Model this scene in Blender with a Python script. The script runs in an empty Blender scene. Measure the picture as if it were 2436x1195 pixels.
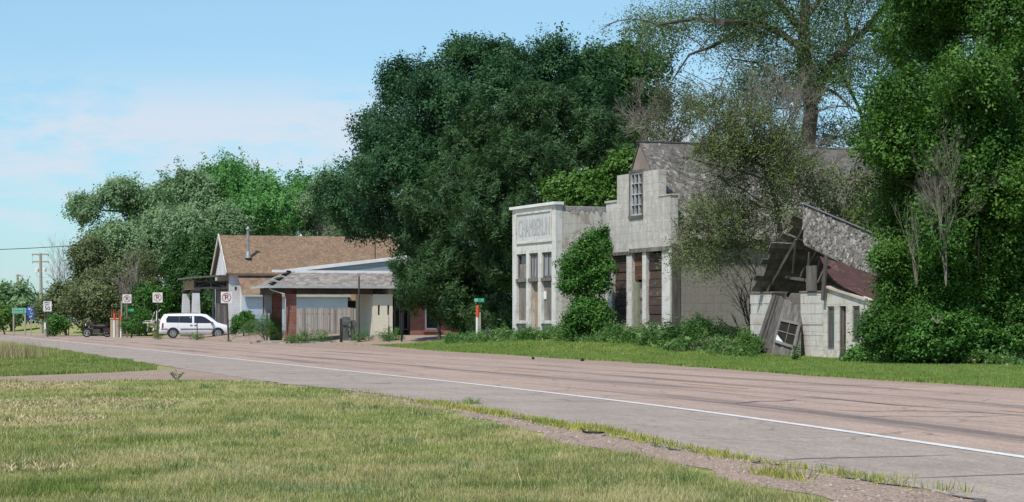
import bpy, math, random
import numpy as np
from mathutils import Vector, Matrix
random.seed(7); RNG = np.random.default_rng(11)
sc = bpy.context.scene
COL = sc.collection
F, CX, HY, HC = 5000.0, 1218.0, 765.0, 1.2   # focal (px of the 2436 px frame), principal column, horizon row, eye height
R = math.radians

def P(px, py, Y):
    return Vector(((px-CX)/F*Y, Y, HC-(py-HY)/F*Y))
def G(px, py):                       # point of the flat road plane seen at px, py
    Y = HC*F/(py-HY); return ((px-CX)/F*Y, Y)
def XY(px, Y): return (px-CX)/F*Y

# ---------------------------------------------------------------- terrain
_W = [G(2436,1091),G(2018,1031),G(1809,995),G(1600,971),G(1200,922.5),G(800,881),G(521,851),G(312,829),G(38,801.5)]
WY = np.array([-40,0]+[p[1] for p in _W]+[260,400]); WX = np.array([16.8,8.3]+[p[0] for p in _W]+[-76,-150])
_o = np.argsort(WY); WY=WY[_o]; WX=WX[_o]
_ys = np.linspace(-40,400,881); _xs = np.interp(_ys,WY,WX)
_k = np.hanning(41); _k/=_k.sum()
_xs = np.convolve(np.pad(_xs,20,mode='reflect',reflect_type='odd'),_k,mode='valid')
def xw(Y): return np.interp(Y,_ys,_xs)                    # white edge line
_N = [G(2291,1186),G(2128,1155),G(1964,1127),G(1764,1091),G(1588,1067),G(1391,1026),G(1184,985),G(997,955),G(800,925.7),G(677,915)]
NY = np.array([p[1] for p in _N]); NX = np.array([p[0] for p in _N])
def xn(Y):                                                # near asphalt edge
    Y = np.asarray(Y,float); b = np.interp(Y,NY,NX)
    b = np.where(Y<NY[0], NX[0]+(NY[0]-Y)*.21, b)
    return np.where(Y>NY[-1], xw(Y)-3.6, b)
def xr(Y): return xw(Y)+8.3+0*np.asarray(Y)               # far asphalt edge
_V = [G(2436,927),G(2073,905.5),G(1855,891),G(1600,871),G(1453,861),G(1318,854),G(1184,844),G(1049,837)]
VY = np.array([-40,0]+[p[1] for p in _V]+[105,127,193,250,400]); VX = np.array([25,16.8]+[p[0] for p in _V]+[-7.0,-17,-36.5,-60,-130])
def xv(Y): return np.interp(Y,VY,VX)                      # far verge edge
def sm(a,b,x):
    t=np.clip((np.asarray(x,float)-a)/(b-a),0,1); return t*t*(3-2*t)
AY=[-40,69,79,90,118,143,160,200,3000]; AZ=[0,-.02,.36,.42,.42,.485,.5,.5,.5]
def zg(X,Y):
    s = np.asarray(X,float)-xv(Y)
    return np.interp(Y,AY,AZ)*sm(.3,6.,s)
def GP(px,Y,dz=0):
    X=XY(px,Y); return Vector((X,Y,float(zg(X,Y))+dz))

# ---------------------------------------------------------------- objects
def thing(name,label,cat,loc=(0,0,0),rotz=0,group=None):
    o=bpy.data.objects.new(name,None); COL.objects.link(o); o.location=loc; o.rotation_euler=(0,0,rotz)
    o.empty_display_size=.3; o['label']=label; o['category']=cat
    if group: o['group']=group
    return o
def tag(o,label,cat,group=None,kind=None):
    o['label']=label; o['category']=cat
    if group: o['group']=group
    if kind: o['kind']=kind
    return o
def struct(o): o['kind']='structure'; return o

class MB:
    def __init__(s): s.v=[]; s.f=[]; s.t=[]
    def add(s,vs,fs,t=None):
        n=len(s.v); s.v.extend([tuple(v) for v in vs]); s.f.extend([tuple(i+n for i in f) for f in fs])
        s.t.extend([random.random() if t is None else t]*len(vs)); return s
    def hexa(s,c,t=None):            # 8 corners: bottom 4 ccw, top 4 ccw
        return s.add(c,[(3,2,1,0),(4,5,6,7),(0,1,5,4),(1,2,6,5),(2,3,7,6),(3,0,4,7)],t)
    def box(s,x0,x1,y0,y1,z0,z1,t=None):
        return s.hexa([(x0,y0,z0),(x1,y0,z0),(x1,y1,z0),(x0,y1,z0),(x0,y0,z1),(x1,y0,z1),(x1,y1,z1),(x0,y1,z1)],t)
    def rbox(s,c,size,M,t=None):     # box centred at c turned by a 3x3
        h=[x/2 for x in size]; c=Vector(c)
        pts=[c+M@Vector((sx*h[0],sy*h[1],sz*h[2])) for sz in(-1,1) for sx,sy in((-1,-1),(1,-1),(1,1),(-1,1))]
        return s.hexa(pts,t)
    def beam(s,a,b,w,h,t=None,up=(0,0,1)):
        a=Vector(a);b=Vector(b);d=(b-a);L=d.length;d.normalize();u=Vector(up)
        if abs(d.dot(u))>.95: u=Vector((0,1,0))
        r=d.cross(u).normalized();u=r.cross(d)
        M=Matrix((r,d,u)).transposed(); return s.rbox((a+b)/2,(w,L,h),M,t)
    def tube(s,a,b,r0,r1=None,n=8,cap=True,t=None):
        r1=r0 if r1 is None else r1; a=Vector(a);b=Vector(b);d=(b-a)
        if d.length<1e-6: return s
        d.normalize(); u=Vector((0,0,1)) if abs(d.z)<.9 else Vector((1,0,0)); e=d.cross(u).normalized(); g=d.cross(e)
        vs=[];
        for c,r in((a,r0),(b,r1)):
            for i in range(n):
                an=2*math.pi*i/n; vs.append(c+(e*math.cos(an)+g*math.sin(an))*r)
        fs=[(i,(i+1)%n,n+(i+1)%n,n+i) for i in range(n)]
        if cap: fs+= [tuple(range(n-1,-1,-1)),tuple(range(n,2*n))]
        return s.add(vs,fs,t)
    def path(s,pts,rs,n=8,t=None):
        pts=[Vector(p) for p in pts]; vs=[];m=len(pts); e=None
        for k,p in enumerate(pts):
            d=(pts[min(k+1,m-1)]-pts[max(k-1,0)]).normalized()
            if e is None:
                u=Vector((0,0,1)) if abs(d.z)<.9 else Vector((1,0,0)); e=d.cross(u).normalized()
            e=(e-d*e.dot(d)).normalized(); g=d.cross(e); r=rs[k] if hasattr(rs,'__len__') else rs
            for i in range(n):
                an=2*math.pi*i/n; vs.append(p+(e*math.cos(an)+g*math.sin(an))*r)
        fs=[(k*n+i,k*n+(i+1)%n,(k+1)*n+(i+1)%n,(k+1)*n+i) for k in range(m-1) for i in range(n)]
        fs+=[tuple(range(n-1,-1,-1)),tuple(range((m-1)*n,m*n))]
        return s.add(vs,fs,t)
    def prism(s,poly,a,b,axis='y',t=None):   # polygon in the plane across the axis, from a to b
        n=len(poly); f={'y':lambda p,q:(p[0],q,p[1]),'x':lambda p,q:(q,p[0],p[1]),'z':lambda p,q:(p[0],p[1],q)}[axis]
        vs=[f(p,a) for p in poly]+[f(p,b) for p in poly]
        fs=[tuple(range(n)),tuple(range(2*n-1,n-1,-1))]+[(i,n+i,n+(i+1)%n,(i+1)%n) for i in range(n)]
        return s.add(vs,fs,t)
    def disc(s,c,r,axis='y',th=.01,n=20,t=None):
        c=Vector(c); d={'x':Vector((1,0,0)),'y':Vector((0,1,0)),'z':Vector((0,0,1))}[axis]
        return s.tube(c-d*th/2,c+d*th/2,r,r,n,True,t)
    def ring(s,c,r,w,axis='y',th=.01,n=28,t=None):   # flat ring
        c=Vector(c); ax={'x':(Vector((0,1,0)),Vector((0,0,1)),Vector((1,0,0))),'y':(Vector((1,0,0)),Vector((0,0,1)),Vector((0,1,0))),'z':(Vector((1,0,0)),Vector((0,1,0)),Vector((0,0,1)))}[axis]
        vs=[]
        for rr,q in((r-w,-th/2),(r,-th/2),(r,th/2),(r-w,th/2)):
            for i in range(n):
                a=2*math.pi*i/n; vs.append(c+ax[0]*math.cos(a)*rr+ax[1]*math.sin(a)*rr+ax[2]*q)
        fs=[]
        for k in range(4):
            k2=(k+1)%4
            fs+=[(k*n+i,k*n+(i+1)%n,k2*n+(i+1)%n,k2*n+i) for i in range(n)]
        return s.add(vs,fs,t)
    def wall(s,x0,x1,z0,z1,holes,y0,y1):     # wall in the xz plane with rectangular holes (a,b,c,d)=x0,x1,z0,z1
        xs=sorted({x0,x1,*[min(max(h[i],x0),x1) for h in holes for i in(0,1)]}); zs=sorted({z0,z1,*[min(max(h[i],z0),z1) for h in holes for i in(2,3)]})
        nx,nz=len(xs)-1,len(zs)-1
        def solid(i,j):
            if not(0<=i<nx and 0<=j<nz): return False
            cx=(xs[i]+xs[i+1])/2; cz=(zs[j]+zs[j+1])/2
            return not any(h[0]<cx<h[1] and h[2]<cz<h[3] for h in holes)
        for i in range(nx):
            for j in range(nz):
                if not solid(i,j): continue
                a,b,c,d=xs[i],xs[i+1],zs[j],zs[j+1]
                s.add([(a,y0,c),(b,y0,c),(b,y0,d),(a,y0,d)],[(0,1,2,3)],.5); s.add([(a,y1,c),(b,y1,c),(b,y1,d),(a,y1,d)],[(3,2,1,0)],.5)
                if not solid(i-1,j): s.add([(a,y0,c),(a,y0,d),(a,y1,d),(a,y1,c)],[(0,1,2,3)],.5)
                if not solid(i+1,j): s.add([(b,y0,c),(b,y1,c),(b,y1,d),(b,y0,d)],[(0,1,2,3)],.5)
                if not solid(i,j-1): s.add([(a,y0,c),(a,y1,c),(b,y1,c),(b,y0,c)],[(0,1,2,3)],.5)
                if not solid(i,j+1): s.add([(a,y0,d),(b,y0,d),(b,y1,d),(a,y1,d)],[(0,1,2,3)],.5)
        return s
    def patch(s,c,nu,nv,th=.02,jit=.0,miss=.0,lift=.0,overlap=.25,gap=.0,skip=None,stag=True,warp=.0):
        # slabs over the bilinear patch c=(P00,P10,P01,P11): u along the first edge, v from first edge to second
        A,B,C,D=[Vector(p) for p in c]
        S=lambda u,v:(A*(1-u)+B*u)*(1-v)+(C*(1-u)+D*u)*v
        for j in range(nv):
            off=(random.random() if stag else 0)
            for i in range(-1 if stag else 0,nu):
                u0=(i+off)/nu; u1=(i+1+off)/nu
                if stag: u0=max(u0,0); u1=min(u1,1)
                if u1-u0<.15/nu or random.random()<miss: continue
                g=gap/nu*.5; u0+=g; u1-=g
                v0=j/nv; v1=(j+1+overlap)/nv
                if skip and skip((u0+u1)/2,(v0+v1)/2): continue
                v1+=random.uniform(-jit,jit)/nv; v1=min(v1,1.02)
                pu=(S(u1,v0)-S(u0,v0)); pv=(S(u0,v1)-S(u0,v0)); n=pu.cross(pv).normalized()
                q=[S(u0,v0),S(u1,v0),S(u1,v1),S(u0,v1)]
                sl=lift*(1+random.uniform(-1,1)*.8); r1=random.uniform(-warp,warp); r2=random.uniform(-warp,warp); sk=pu*random.uniform(-jit,jit)*.25
                q[2]=q[2]+n*(sl+r1)+sk; q[3]=q[3]+n*(sl+r2)+sk
                s.hexa([p for p in q]+[p+n*th for p in q])
        return s
    def build(s,name,mat,parent=None,label=None,smooth=False):
        me=bpy.data.meshes.new(name); me.from_pydata(s.v,[],s.f); 
        at=me.attributes.new('tint','FLOAT','POINT'); at.data.foreach_set('value',np.array(s.t,np.float32))
        uv=me.uv_layers.new(name='UVMap'); co=np.empty(len(s.v)*3,np.float32); me.vertices.foreach_get('co',co); co=co.reshape(-1,3)
        me.update()
        li=np.empty(len(me.loops),np.int32); me.loops.foreach_get('vertex_index',li)
        nf=len(me.polygons); nn=np.empty(nf*3,np.float32); me.polygons.foreach_get('normal',nn); nn=nn.reshape(-1,3)
        lt=np.empty(nf,np.int32); me.polygons.foreach_get('loop_total',lt); n=np.repeat(nn,lt,axis=0); c=co[li]
        h=np.hypot(n[:,0],n[:,1])+1e-9; flat=np.abs(n[:,2])>.8
        u=np.where(flat,c[:,0],(-n[:,1]*c[:,0]+n[:,0]*c[:,1])/h); v=np.where(flat,c[:,1],c[:,2])
        uv.data.foreach_set('uv',np.stack([u,v],1).astype(np.float32).ravel())
        if smooth: me.polygons.foreach_set('use_smooth',np.ones(nf,bool))
        me.materials.append(mat)
        o=bpy.data.objects.new(name,me); COL.objects.link(o)
        if parent is not None: o.parent=parent
        if label: o['label']=label
        return o

def text_mesh(txt,size,align='CENTER'):
    cu=bpy.data.curves.new('t','FONT'); cu.body=txt; cu.size=size; cu.align_x=align; cu.align_y='CENTER'; cu.extrude=.004; cu.fill_mode='BOTH'
    ob=bpy.data.objects.new('t',cu); COL.objects.link(ob); bpy.context.view_layer.update()
    me=bpy.data.meshes.new_from_object(ob.evaluated_get(bpy.context.evaluated_depsgraph_get()))
    vs=[tuple(v.co) for v in me.vertices]; fs=[tuple(p.vertices) for p in me.polygons]
    bpy.data.objects.remove(ob); bpy.data.curves.remove(cu); bpy.data.meshes.remove(me); return vs,fs
def add_text(mb,txt,size,x,y,z,sx=1.,bold=False):      # letters standing in the xz plane, facing -y
    vs,fs=text_mesh(txt,size)
    for k in ((0,) if not bold else (-1,0,1)):
        mb.add([(x+(v[0]+k*size*.018)*sx,y-v[2]-k*.0006,z+v[1]) for v in vs],fs,.5)

# ---------------------------------------------------------------- materials
MATS={}
class NT:
    def __init__(s,name):
        s.m=bpy.data.materials.new(name); s.m.use_nodes=True; s.t=s.m.node_tree; s.n=s.t.nodes; s.n.clear(); s.out=s.n.new('ShaderNodeOutputMaterial')
    def new(s,ty,**k):
        nd=s.n.new(ty)
        for a,b in k.items(): setattr(nd,a,b)
        return nd
    def L(s,a,b): s.t.links.new(a,b)
    def coord(s,kind,scale=(1,1,1)):
        tc=s.new('ShaderNodeTexCoord'); mp=s.new('ShaderNodeMapping'); mp.inputs['Scale'].default_value=scale
        s.L(tc.outputs[kind],mp.inputs[0]); return mp.outputs[0]
    def noise(s,vec,scale,detail=5,rough=.6,dist=0):
        nd=s.new('ShaderNodeTexNoise'); nd.inputs['Scale'].default_value=scale; nd.inputs['Detail'].default_value=detail; nd.inputs['Roughness'].default_value=rough; nd.inputs['Distortion'].default_value=dist
        s.L(vec,nd.inputs['Vector']); return nd.outputs['Fac']
    def ramp(s,fac,stops):
        r=s.new('ShaderNodeValToRGB'); e=r.color_ramp.elements
        while len(e)<len(stops): e.new(.5)
        for k,(p,c) in enumerate(stops):
            e[k].position=p; c=(c,c,c) if not hasattr(c,'__len__') else c; e[k].color=(*c,1)
        s.L(fac,r.inputs[0]); return r.outputs[0]
    def mix(s,fac,a,b,mode='MIX'):
        m=s.new('ShaderNodeMix'); m.data_type='RGBA'; m.blend_type=mode
        for sock,val in((m.inputs[0],fac),(m.inputs[6],a),(m.inputs[7],b)):
            if isinstance(val,(int,float)): sock.default_value=val
            elif isinstance(val,tuple): sock.default_value=(*val,1)
            else: s.L(val,sock)
        return m.outputs[2]
    def math(s,op,a,b=0.,c=0.):
        m=s.new('ShaderNodeMath'); m.operation=op
        for k,v in enumerate((a,b,c)):
            if isinstance(v,(int,float)): m.inputs[k].default_value=v
            else: s.L(v,m.inputs[k])
        return m.outputs[0]
    def attr(s,name): 
        a=s.new('ShaderNodeAttribute'); a.attribute_name=name; return a.outputs['Fac']
    def fin(s,col,rough=.85,bump=None,bstr=.3,bdist=.02,metal=0,spec=.3,trans=0):
        b=s.new('ShaderNodeBsdfPrincipled')
        if isinstance(col,tuple): b.inputs['Base Color'].default_value=(*col,1)
        else: s.L(col,b.inputs['Base Color'])
        if isinstance(rough,(int,float)): b.inputs['Roughness'].default_value=rough
        else: s.L(rough,b.inputs['Roughness'])
        b.inputs['Metallic'].default_value=metal; b.inputs['Specular IOR Level'].default_value=spec
        if bump is not None:
            bp=s.new('ShaderNodeBump'); bp.inputs['Strength'].default_value=bstr; bp.inputs['Distance'].default_value=bdist; s.L(bump,bp.inputs['Height']); s.L(bp.outputs[0],b.inputs['Normal'])
        if trans:
            tr=s.new('ShaderNodeBsdfTranslucent'); ms=s.new('ShaderNodeMixShader'); ms.inputs[0].default_value=trans
            if isinstance(col,tuple): tr.inputs[0].default_value=(*col,1)
            else: s.L(col,tr.inputs[0])
            s.L(b.outputs[0],ms.inputs[1]); s.L(tr.outputs[0],ms.inputs[2]); s.L(ms.outputs[0],s.out.inputs[0])
        else: s.L(b.outputs[0],s.out.inputs[0])
        return s.m
def pm(name,c1,c2=None,scale=1.5,stretch=(1,1,1),rough=.85,bump=.3,bscale=25,tint=.0,lo=.4,hi=.6,grain=.15,metal=0,spec=.3,c3=None,s3=.6):
    """paint / wood / metal with patchy wear, fine grain and a per-piece tint"""
    t=NT(name); v=t.coord('Object',stretch); c2=c2 or tuple(x*.75 for x in c1)
    col=t.mix(t.ramp(t.noise(v,scale,8,.65),[(lo,0.),(hi,1.)]),c1,c2)
    if c3: col=t.mix(t.ramp(t.noise(v,scale*s3+.13,7,.7,.6),[(.56,0.),(.66,1.)]),col,c3)
    g=t.noise(v,bscale,5,.7); col=t.mix(1.,col,t.ramp(g,[(.25,1-grain*1.6),(.75,1+grain)]),'MULTIPLY')
    if tint: col=t.mix(1.,col,t.ramp(t.attr('tint'),[(0.,1-tint),(1.,1+tint*.5)]),'MULTIPLY')
    return t.fin(col,rough,g if bump else None,bump,.02,metal,spec)
def blockmat(name,c1,c2,mortar,bw,bh,mw=.02,stain=(.25,.2,.16),stfac=.5,bump=.5,c3=None,squash=0.,lo=.38,hi=.62):
    t=NT(name); tc=t.new('ShaderNodeTexCoord'); uv=tc.outputs['UV']; ob=tc.outputs['Object']
    # wobble the courses a little
    nz=t.new('ShaderNodeTexNoise'); nz.inputs['Scale'].default_value=1.2; t.L(uv,nz.inputs['Vector'])
    wob=t.new('ShaderNodeVectorMath'); wob.operation='MULTIPLY_ADD'; t.L(nz.outputs['Color'],wob.inputs[0]); wob.inputs[1].default_value=(.05*bh*4,.05*bh*4,0); t.L(uv,wob.inputs[2])
    b=t.new('ShaderNodeTexBrick'); b.offset=.5; t.L(wob.outputs[0],b.inputs['Vector']); b.inputs['Scale'].default_value=1; b.inputs['Brick Width'].default_value=bw; b.inputs['Row Height'].default_value=bh
    b.inputs['Mortar Size'].default_value=mw*.5; b.inputs['Mortar Smooth'].default_value=.3; b.inputs['Color1'].default_value=(0,0,0,1); b.inputs['Color2'].default_value=(1,1,1,1); b.inputs['Mortar'].default_value=(.5,.5,.5,1)
    patch=t.ramp(t.noise(ob,.9,8,.7),[(lo,0.),(hi,1.)])
    col=t.mix(t.mix(.3,patch,b.outputs['Color']),c1,c2)
    col=t.mix(patch,col,t.mix(.4,col,c1))
    mp=t.new('ShaderNodeMapping'); mp.inputs['Scale'].default_value=(3,3,.35); t.L(ob,mp.inputs[0])
    col=t.mix(t.math('MULTIPLY',t.ramp(t.noise(mp.outputs[0],1.,8,.75),[(.48,0.),(.72,1.)]),stfac),col,stain)
    if c3: col=t.mix(t.ramp(t.noise(ob,2.3,9,.75,.5),[(.52,0.),(.58,1.)]),col,c3)
    fine=t.noise(ob,22,5,.7); col=t.mix(1.,col,t.ramp(fine,[(.25,.78),(.75,1.15)]),'MULTIPLY')
    brk=t.ramp(t.noise(ob,1.7,5,.6),[(.38,.08),(.66,.8)])
    mf=t.math('MULTIPLY',b.outputs['Fac'],brk)
    col=t.mix(mf,col,mortar)
    h=t.math('SUBTRACT',t.math('MULTIPLY',fine,.3),mf)
    return t.fin(col,.9,h,bump,.02,0,.2)
def leafmat(name,stops,trans=.28,rough=.5):
    t=NT(name); c=t.ramp(t.attr('tint'),stops)
    return t.fin(c,rough,None,trans=trans,spec=.25)
# ---------------------------------------------------------------- ground, road, grass
def grasscol(t,ob,dry=1.):
    big=t.noise(ob,.22,5,.6); mid=t.noise(ob,1.1,5,.65,.4)
    mp=t.new('ShaderNodeMapping'); mp.inputs['Scale'].default_value=(.6,1.,1); t.L(ob,mp.inputs[0])
    green=t.mix(t.ramp(mid,[(.35,0.),(.65,1.)]),(.18,.26,.055),(.36,.40,.10))
    drym=t.math('MULTIPLY',t.ramp(t.math('ADD',t.math('MULTIPLY',big,.6),t.math('MULTIPLY',mid,.4)),[(.42,0.),(.58,1.)]),dry)
    blu=t.ramp(t.noise(ob,.9,4,.6,.8),[(.57,0.),(.66,.8)]); green=t.mix(blu,green,(.12,.24,.10))
    col=t.mix(drym,green,(.50,.43,.21)); cl_=t.noise(ob,3.4,4,.6); col=t.mix(1.,col,t.ramp(cl_,[(.3,.72),(.7,1.18)]),'MULTIPLY')
    return col
def groundmat():
    t=NT('ground_grass'); tc=t.new('ShaderNodeTexCoord'); ob=tc.outputs['Object']
    col=grasscol(t,ob,.75); g=t.noise(ob,14,6,.7)
    soil=t.ramp(t.noise(ob,3.1,6,.7),[(.5,0.),(.68,1.)])
    col=t.mix(t.math('MULTIPLY',soil,.55),col,(.26,.2,.13))
    col=t.mix(1.,col,t.ramp(g,[(.25,.6),(.75,1.1)]),'MULTIPLY')
    return t.fin(col,.95,g,.6,.05,0,.1)
def grassmat(name,dry,sat=(1,1,1)):
    t=NT(name); tc=t.new('ShaderNodeTexCoord'); ob=tc.outputs['Object']; col=grasscol(t,ob,dry)
    tv=t.attr('tint'); col=t.mix(t.ramp(tv,[(.62,0.),(.8,dry*.75),(1.,dry)]),col,(.66,.58,.33))
    col=t.mix(t.ramp(tv,[(0.,.6),(.22,0.)]),col,(.08,.16,.045))
    col=t.mix(1.,col,tuple(sat),'MULTIPLY')
    return t.fin(col,.6,None,trans=.25,spec=.2)
def roadmat():
    t=NT('road_asphalt'); tc=t.new('ShaderNodeTexCoord'); uv=tc.outputs['UV']; ob=tc.outputs['Object']
    sp=t.new('ShaderNodeSeparateXYZ'); t.L(uv,sp.inputs[0]); v=sp.outputs['Y']
    pink=t.mix(t.ramp(t.noise(ob,.35,6,.6),[(.35,0.),(.65,1.)]),(.44,.325,.262),(.385,.29,.238))
    grey=t.mix(t.ramp(t.noise(ob,.5,6,.6),[(.35,0.),(.65,1.)]),(.38,.318,.27),(.325,.275,.235))
    sh=t.ramp(t.math('ADD',v,t.math('MULTIPLY',t.noise(ob,.8,4,.6),.9)),[(.1,1.),(1.15,0.)])
    col=t.mix(sh,pink,grey)
    mp=t.new('ShaderNodeMapping'); mp.inputs['Scale'].default_value=(.055,2.4,1); t.L(uv,mp.inputs[0])
    st=t.noise(mp.outputs[0],1.,6,.65)
    # rubber only where wheels run: bands at these offsets from the edge line
    band=None
    for c,w in((1.35,.55),(3.1,.75),(4.9,.45),(6.6,.4)):
        d=t.math('ABSOLUTE',t.math('SUBTRACT',v,c)); b=t.math('SUBTRACT',1.,t.math('MINIMUM',t.math('DIVIDE',d,w),1.))
        band=b if band is None else t.math('MAXIMUM',band,b)
    rub=t.math('MULTIPLY',t.ramp(st,[(.46,0.),(.60,1.)]),t.math('MULTIPLY',band,1.25)); rub=t.math('MINIMUM',rub,.68)
    col=t.mix(rub,col,(.105,.095,.095))
    mp2=t.new('ShaderNodeMapping'); mp2.inputs['Scale'].default_value=(.12,9,1); t.L(uv,mp2.inputs[0])
    st2=t.ramp(t.noise(mp2.outputs[0],1.,4,.6),[(.64,0.),(.67,1.)])
    col=t.mix(t.math('MULTIPLY',st2,.45),col,(.1,.09,.088))
    # worn lighter and darker patches
    mp3=t.new('ShaderNodeMapping'); mp3.inputs['Scale'].default_value=(.5,3.,1); t.L(uv,mp3.inputs[0]); wp=t.noise(mp3.outputs[0],1.2,8,.75); col=t.mix(1.,col,t.ramp(wp,[(.3,.84),(.5,1.),(.7,1.13)]),'MULTIPLY')
    sg=t.noise(ob,22,4,.8); col=t.mix(1.,col,t.ramp(sg,[(.35,.8),(.65,1.18)]),'MULTIPLY')
    # cracks
    vo=t.new('ShaderNodeTexVoronoi'); vo.feature='DISTANCE_TO_EDGE'; vo.inputs['Scale'].default_value=.55
    nz=t.new('ShaderNodeTexNoise'); nz.inputs['Scale'].default_value=1.5; t.L(ob,nz.inputs[0]); va=t.new('ShaderNodeVectorMath'); va.operation='MULTIPLY_ADD'; t.L(nz.outputs['Color'],va.inputs[0]); va.inputs[1].default_value=(.6,.6,0); t.L(ob,va.inputs[2]); t.L(va.outputs[0],vo.inputs['Vector'])
    cr=t.math('MULTIPLY',t.ramp(vo.outputs['Distance'],[(0.,1.),(.018,0.)]),t.ramp(t.noise(ob,.4,3,.5),[(.44,0.),(.54,.75)]))
    col=t.mix(cr,col,(.12,.11,.10))
    ag=t.noise(ob,70,3,.8); ag2=t.noise(ob,9,5,.7)
    col=t.mix(1.,col,t.ramp(ag,[(.32,.58),(.68,1.35)]),'MULTIPLY'); col=t.mix(1.,col,t.ramp(ag2,[(.3,.84),(.7,1.12)]),'MULTIPLY')
    return t.fin(col,.9,ag,.35,.01,0,.2)
def gravelmat():
    t=NT('gravel'); tc=t.new('ShaderNodeTexCoord'); ob=tc.outputs['Object']
    vo=t.new('ShaderNodeTexVoronoi'); vo.inputs['Scale'].default_value=38; t.L(ob,vo.inputs['Vector'])
    col=t.mix(t.ramp(t.noise(ob,.8,6,.6),[(.35,0.),(.65,1.)]),(.43,.315,.255),(.36,.28,.22))
    hs=t.ramp(vo.outputs['Color'],[(.1,.62),(.9,1.25)]); col=t.mix(1.,col,hs,'MULTIPLY')
    weed=t.math('MULTIPLY',t.ramp(t.noise(ob,2.2,6,.7),[(.62,0.),(.7,1.)]),.7); col=t.mix(weed,col,(.16,.17,.06))
    return t.fin(col,.95,vo.outputs['Distance'],.8,.03,0,.15)
M_ground=groundmat(); M_road=roadmat(); M_gravel=gravelmat()
M_lawn=grassmat('lawn_blades',.75); M_verge=grassmat('verge_blades',.22,(.74,.92,.72))
M_white=pm('road_paint_white',(.76,.75,.73),(.66,.64,.61),3,rough=.8,grain=.25,bscale=40,c3=(.45,.40,.36),s3=3.)
M_yellow=pm('road_paint_yellow',(.62,.36,.12),(.45,.31,.2),1.2,rough=.8)
M_rubber=pm('skid_rubber',(.075,.07,.07),(.13,.12,.115),4,rough=.9)

def sheet(name,mat,rows,dz,parent=None):
    """rows: list of equal-length lists of (x,y); z from the terrain"""
    vs=[];fs=[];m=len(rows[0])
    for r in rows:
        for (x,y) in r: vs.append((x,y,float(zg(x,y))+dz))
    for j in range(len(rows)-1):
        for i in range(m-1): fs.append((j*m+i,j*m+i+1,(j+1)*m+i+1,(j+1)*m+i))
    b=MB(); b.add(vs,fs,.5); return b.build(name,mat,parent)
Ys=list(np.concatenate([np.linspace(-40,20,13),np.arange(22,300,2.),[310,330,360,400]]))+[500,700,1000,1600,2600]
So=[-2500,-1200,-600,-300,-150,-90,-60,-45,-35,-28,-22,-18,-14,-11,-8.5,-6,-4,-2,-1,0,.3,.8,1.4,2,2.6,3.2,3.8,4.4,5,5.6,6.2,7,8,10,13,17,22,30,40,60,90,150,300,600,1200,2500]
def clampX(y,s):
    yy=min(y,400); return float(xv(yy))+s
g=sheet('ground',M_ground,[[(clampX(y,s),y) for s in So] for y in Ys],0.); struct(g)
# road
YR=np.arange(-30,262,2.)
def ribbon(name,mat,fa,fb,Y,dz,n=8,parent=None,uvoff=None):
    o=sheet(name,mat,[[(float(fa(y))+(float(fb(y))-float(fa(y)))*k/n,y) for k in range(n+1)] for y in Y],dz,parent)
    me=o.data; uv=me.uv_layers[0].data
    for l in me.loops:
        c=me.vertices[l.vertex_index].co; uv[l.index].uv=(c.y,c.x-float(xw(c.y)))
    return o
rd=thing('road','road','road'); del rd['label']; del rd['category']; struct(rd)
ribbon('road_surface',M_road,lambda y:xn(y)+.05*math.sin(y*3.1)+.04*math.sin(y*7.7),xr,np.concatenate([np.arange(-30,60,.5),np.arange(60,262,2.)]),.008,10,rd)
ribbon('edge_line',M_white,lambda y:xw(y)-.07,lambda y:xw(y)+.07,YR[YR<=170],.013,1,rd)
def dash(y0,y1,off,w,mat,name):
    Y=np.linspace(y0,y1,5); return ribbon(name,mat,lambda y:xw(y)+off-w/2,lambda y:xw(y)+off+w/2,Y,.014,1,rd)
for y0 in (3,16,25.,37.2,49,61,73,85,97): dash(y0,y0+3.1,4.12,.12,M_yellow,'centre_line')
def skid(pts,w):
    b=MB(); pts=[G(*p) for p in pts]; vs=[];n=len(pts)
    for k,(x,y) in enumerate(pts):
        a=pts[max(k-1,0)];c=pts[min(k+1,n-1)]; d=Vector((c[0]-a[0],c[1]-a[1])).normalized(); ww=w*(.35 if k in(0,n-1) else 1)
        vs+= [(x-d.y*ww/2,y+d.x*ww/2,.0125),(x+d.y*ww/2,y-d.x*ww/2,.0125)]
    b.add(vs,[(2*k,2*k+1,2*k+3,2*k+2) for k in range(n-1)],.5); b.build('skid_mark',M_rubber,rd)
skid([(1850,1098),(1920,1094),(2050,1091),(2160,1089),(2262,1085)],.045)
skid([(2160,1141),(2250,1138),(2350,1134),(2436,1131),(2600,1126)],.035)
skid([(1750,962),(1800,957),(1860,956),(1890,954)],.09)
skid([(1980,977),(2060,981),(2150,979),(2300,982),(2436,990)],.07)
skid([(1870,945),(2000,953),(2130,966),(2250,972)],.06)
skid([(2020,996),(2120,992),(2300,994),(2436,989)],.05)
Yb=np.arange(4,42,.12); jit=RNG.normal(0,.018,len(Yb)); k_=[0]
def _jn(y): return float(xn(y))+.05*math.sin(y*3.1)+.04*math.sin(y*7.7)
_e=MB(); vs=[];fs=[]
for k,y in enumerate(Yb):
    w_=.012+.022*abs(math.sin(y*1.7)+.6*math.sin(y*5.3)); vs+=[(_jn(y)-w_+jit[k],y,.0118),(_jn(y)+w_*.7+jit[k],y,.0122)]
_e.add(vs,[(2*k,2*k+1,2*k+3,2*k+2) for k in range(len(Yb)-1) if math.sin(Yb[k]*2.9)+.8*math.sin(Yb[k]*7.1+1)+RNG.normal(0,.5)>-.1],.5); _e.build('broken_edge',pm('crumbled_asphalt',(.10,.09,.085),(.2,.17,.15),9,rough=.95,grain=.4),rd)
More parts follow.
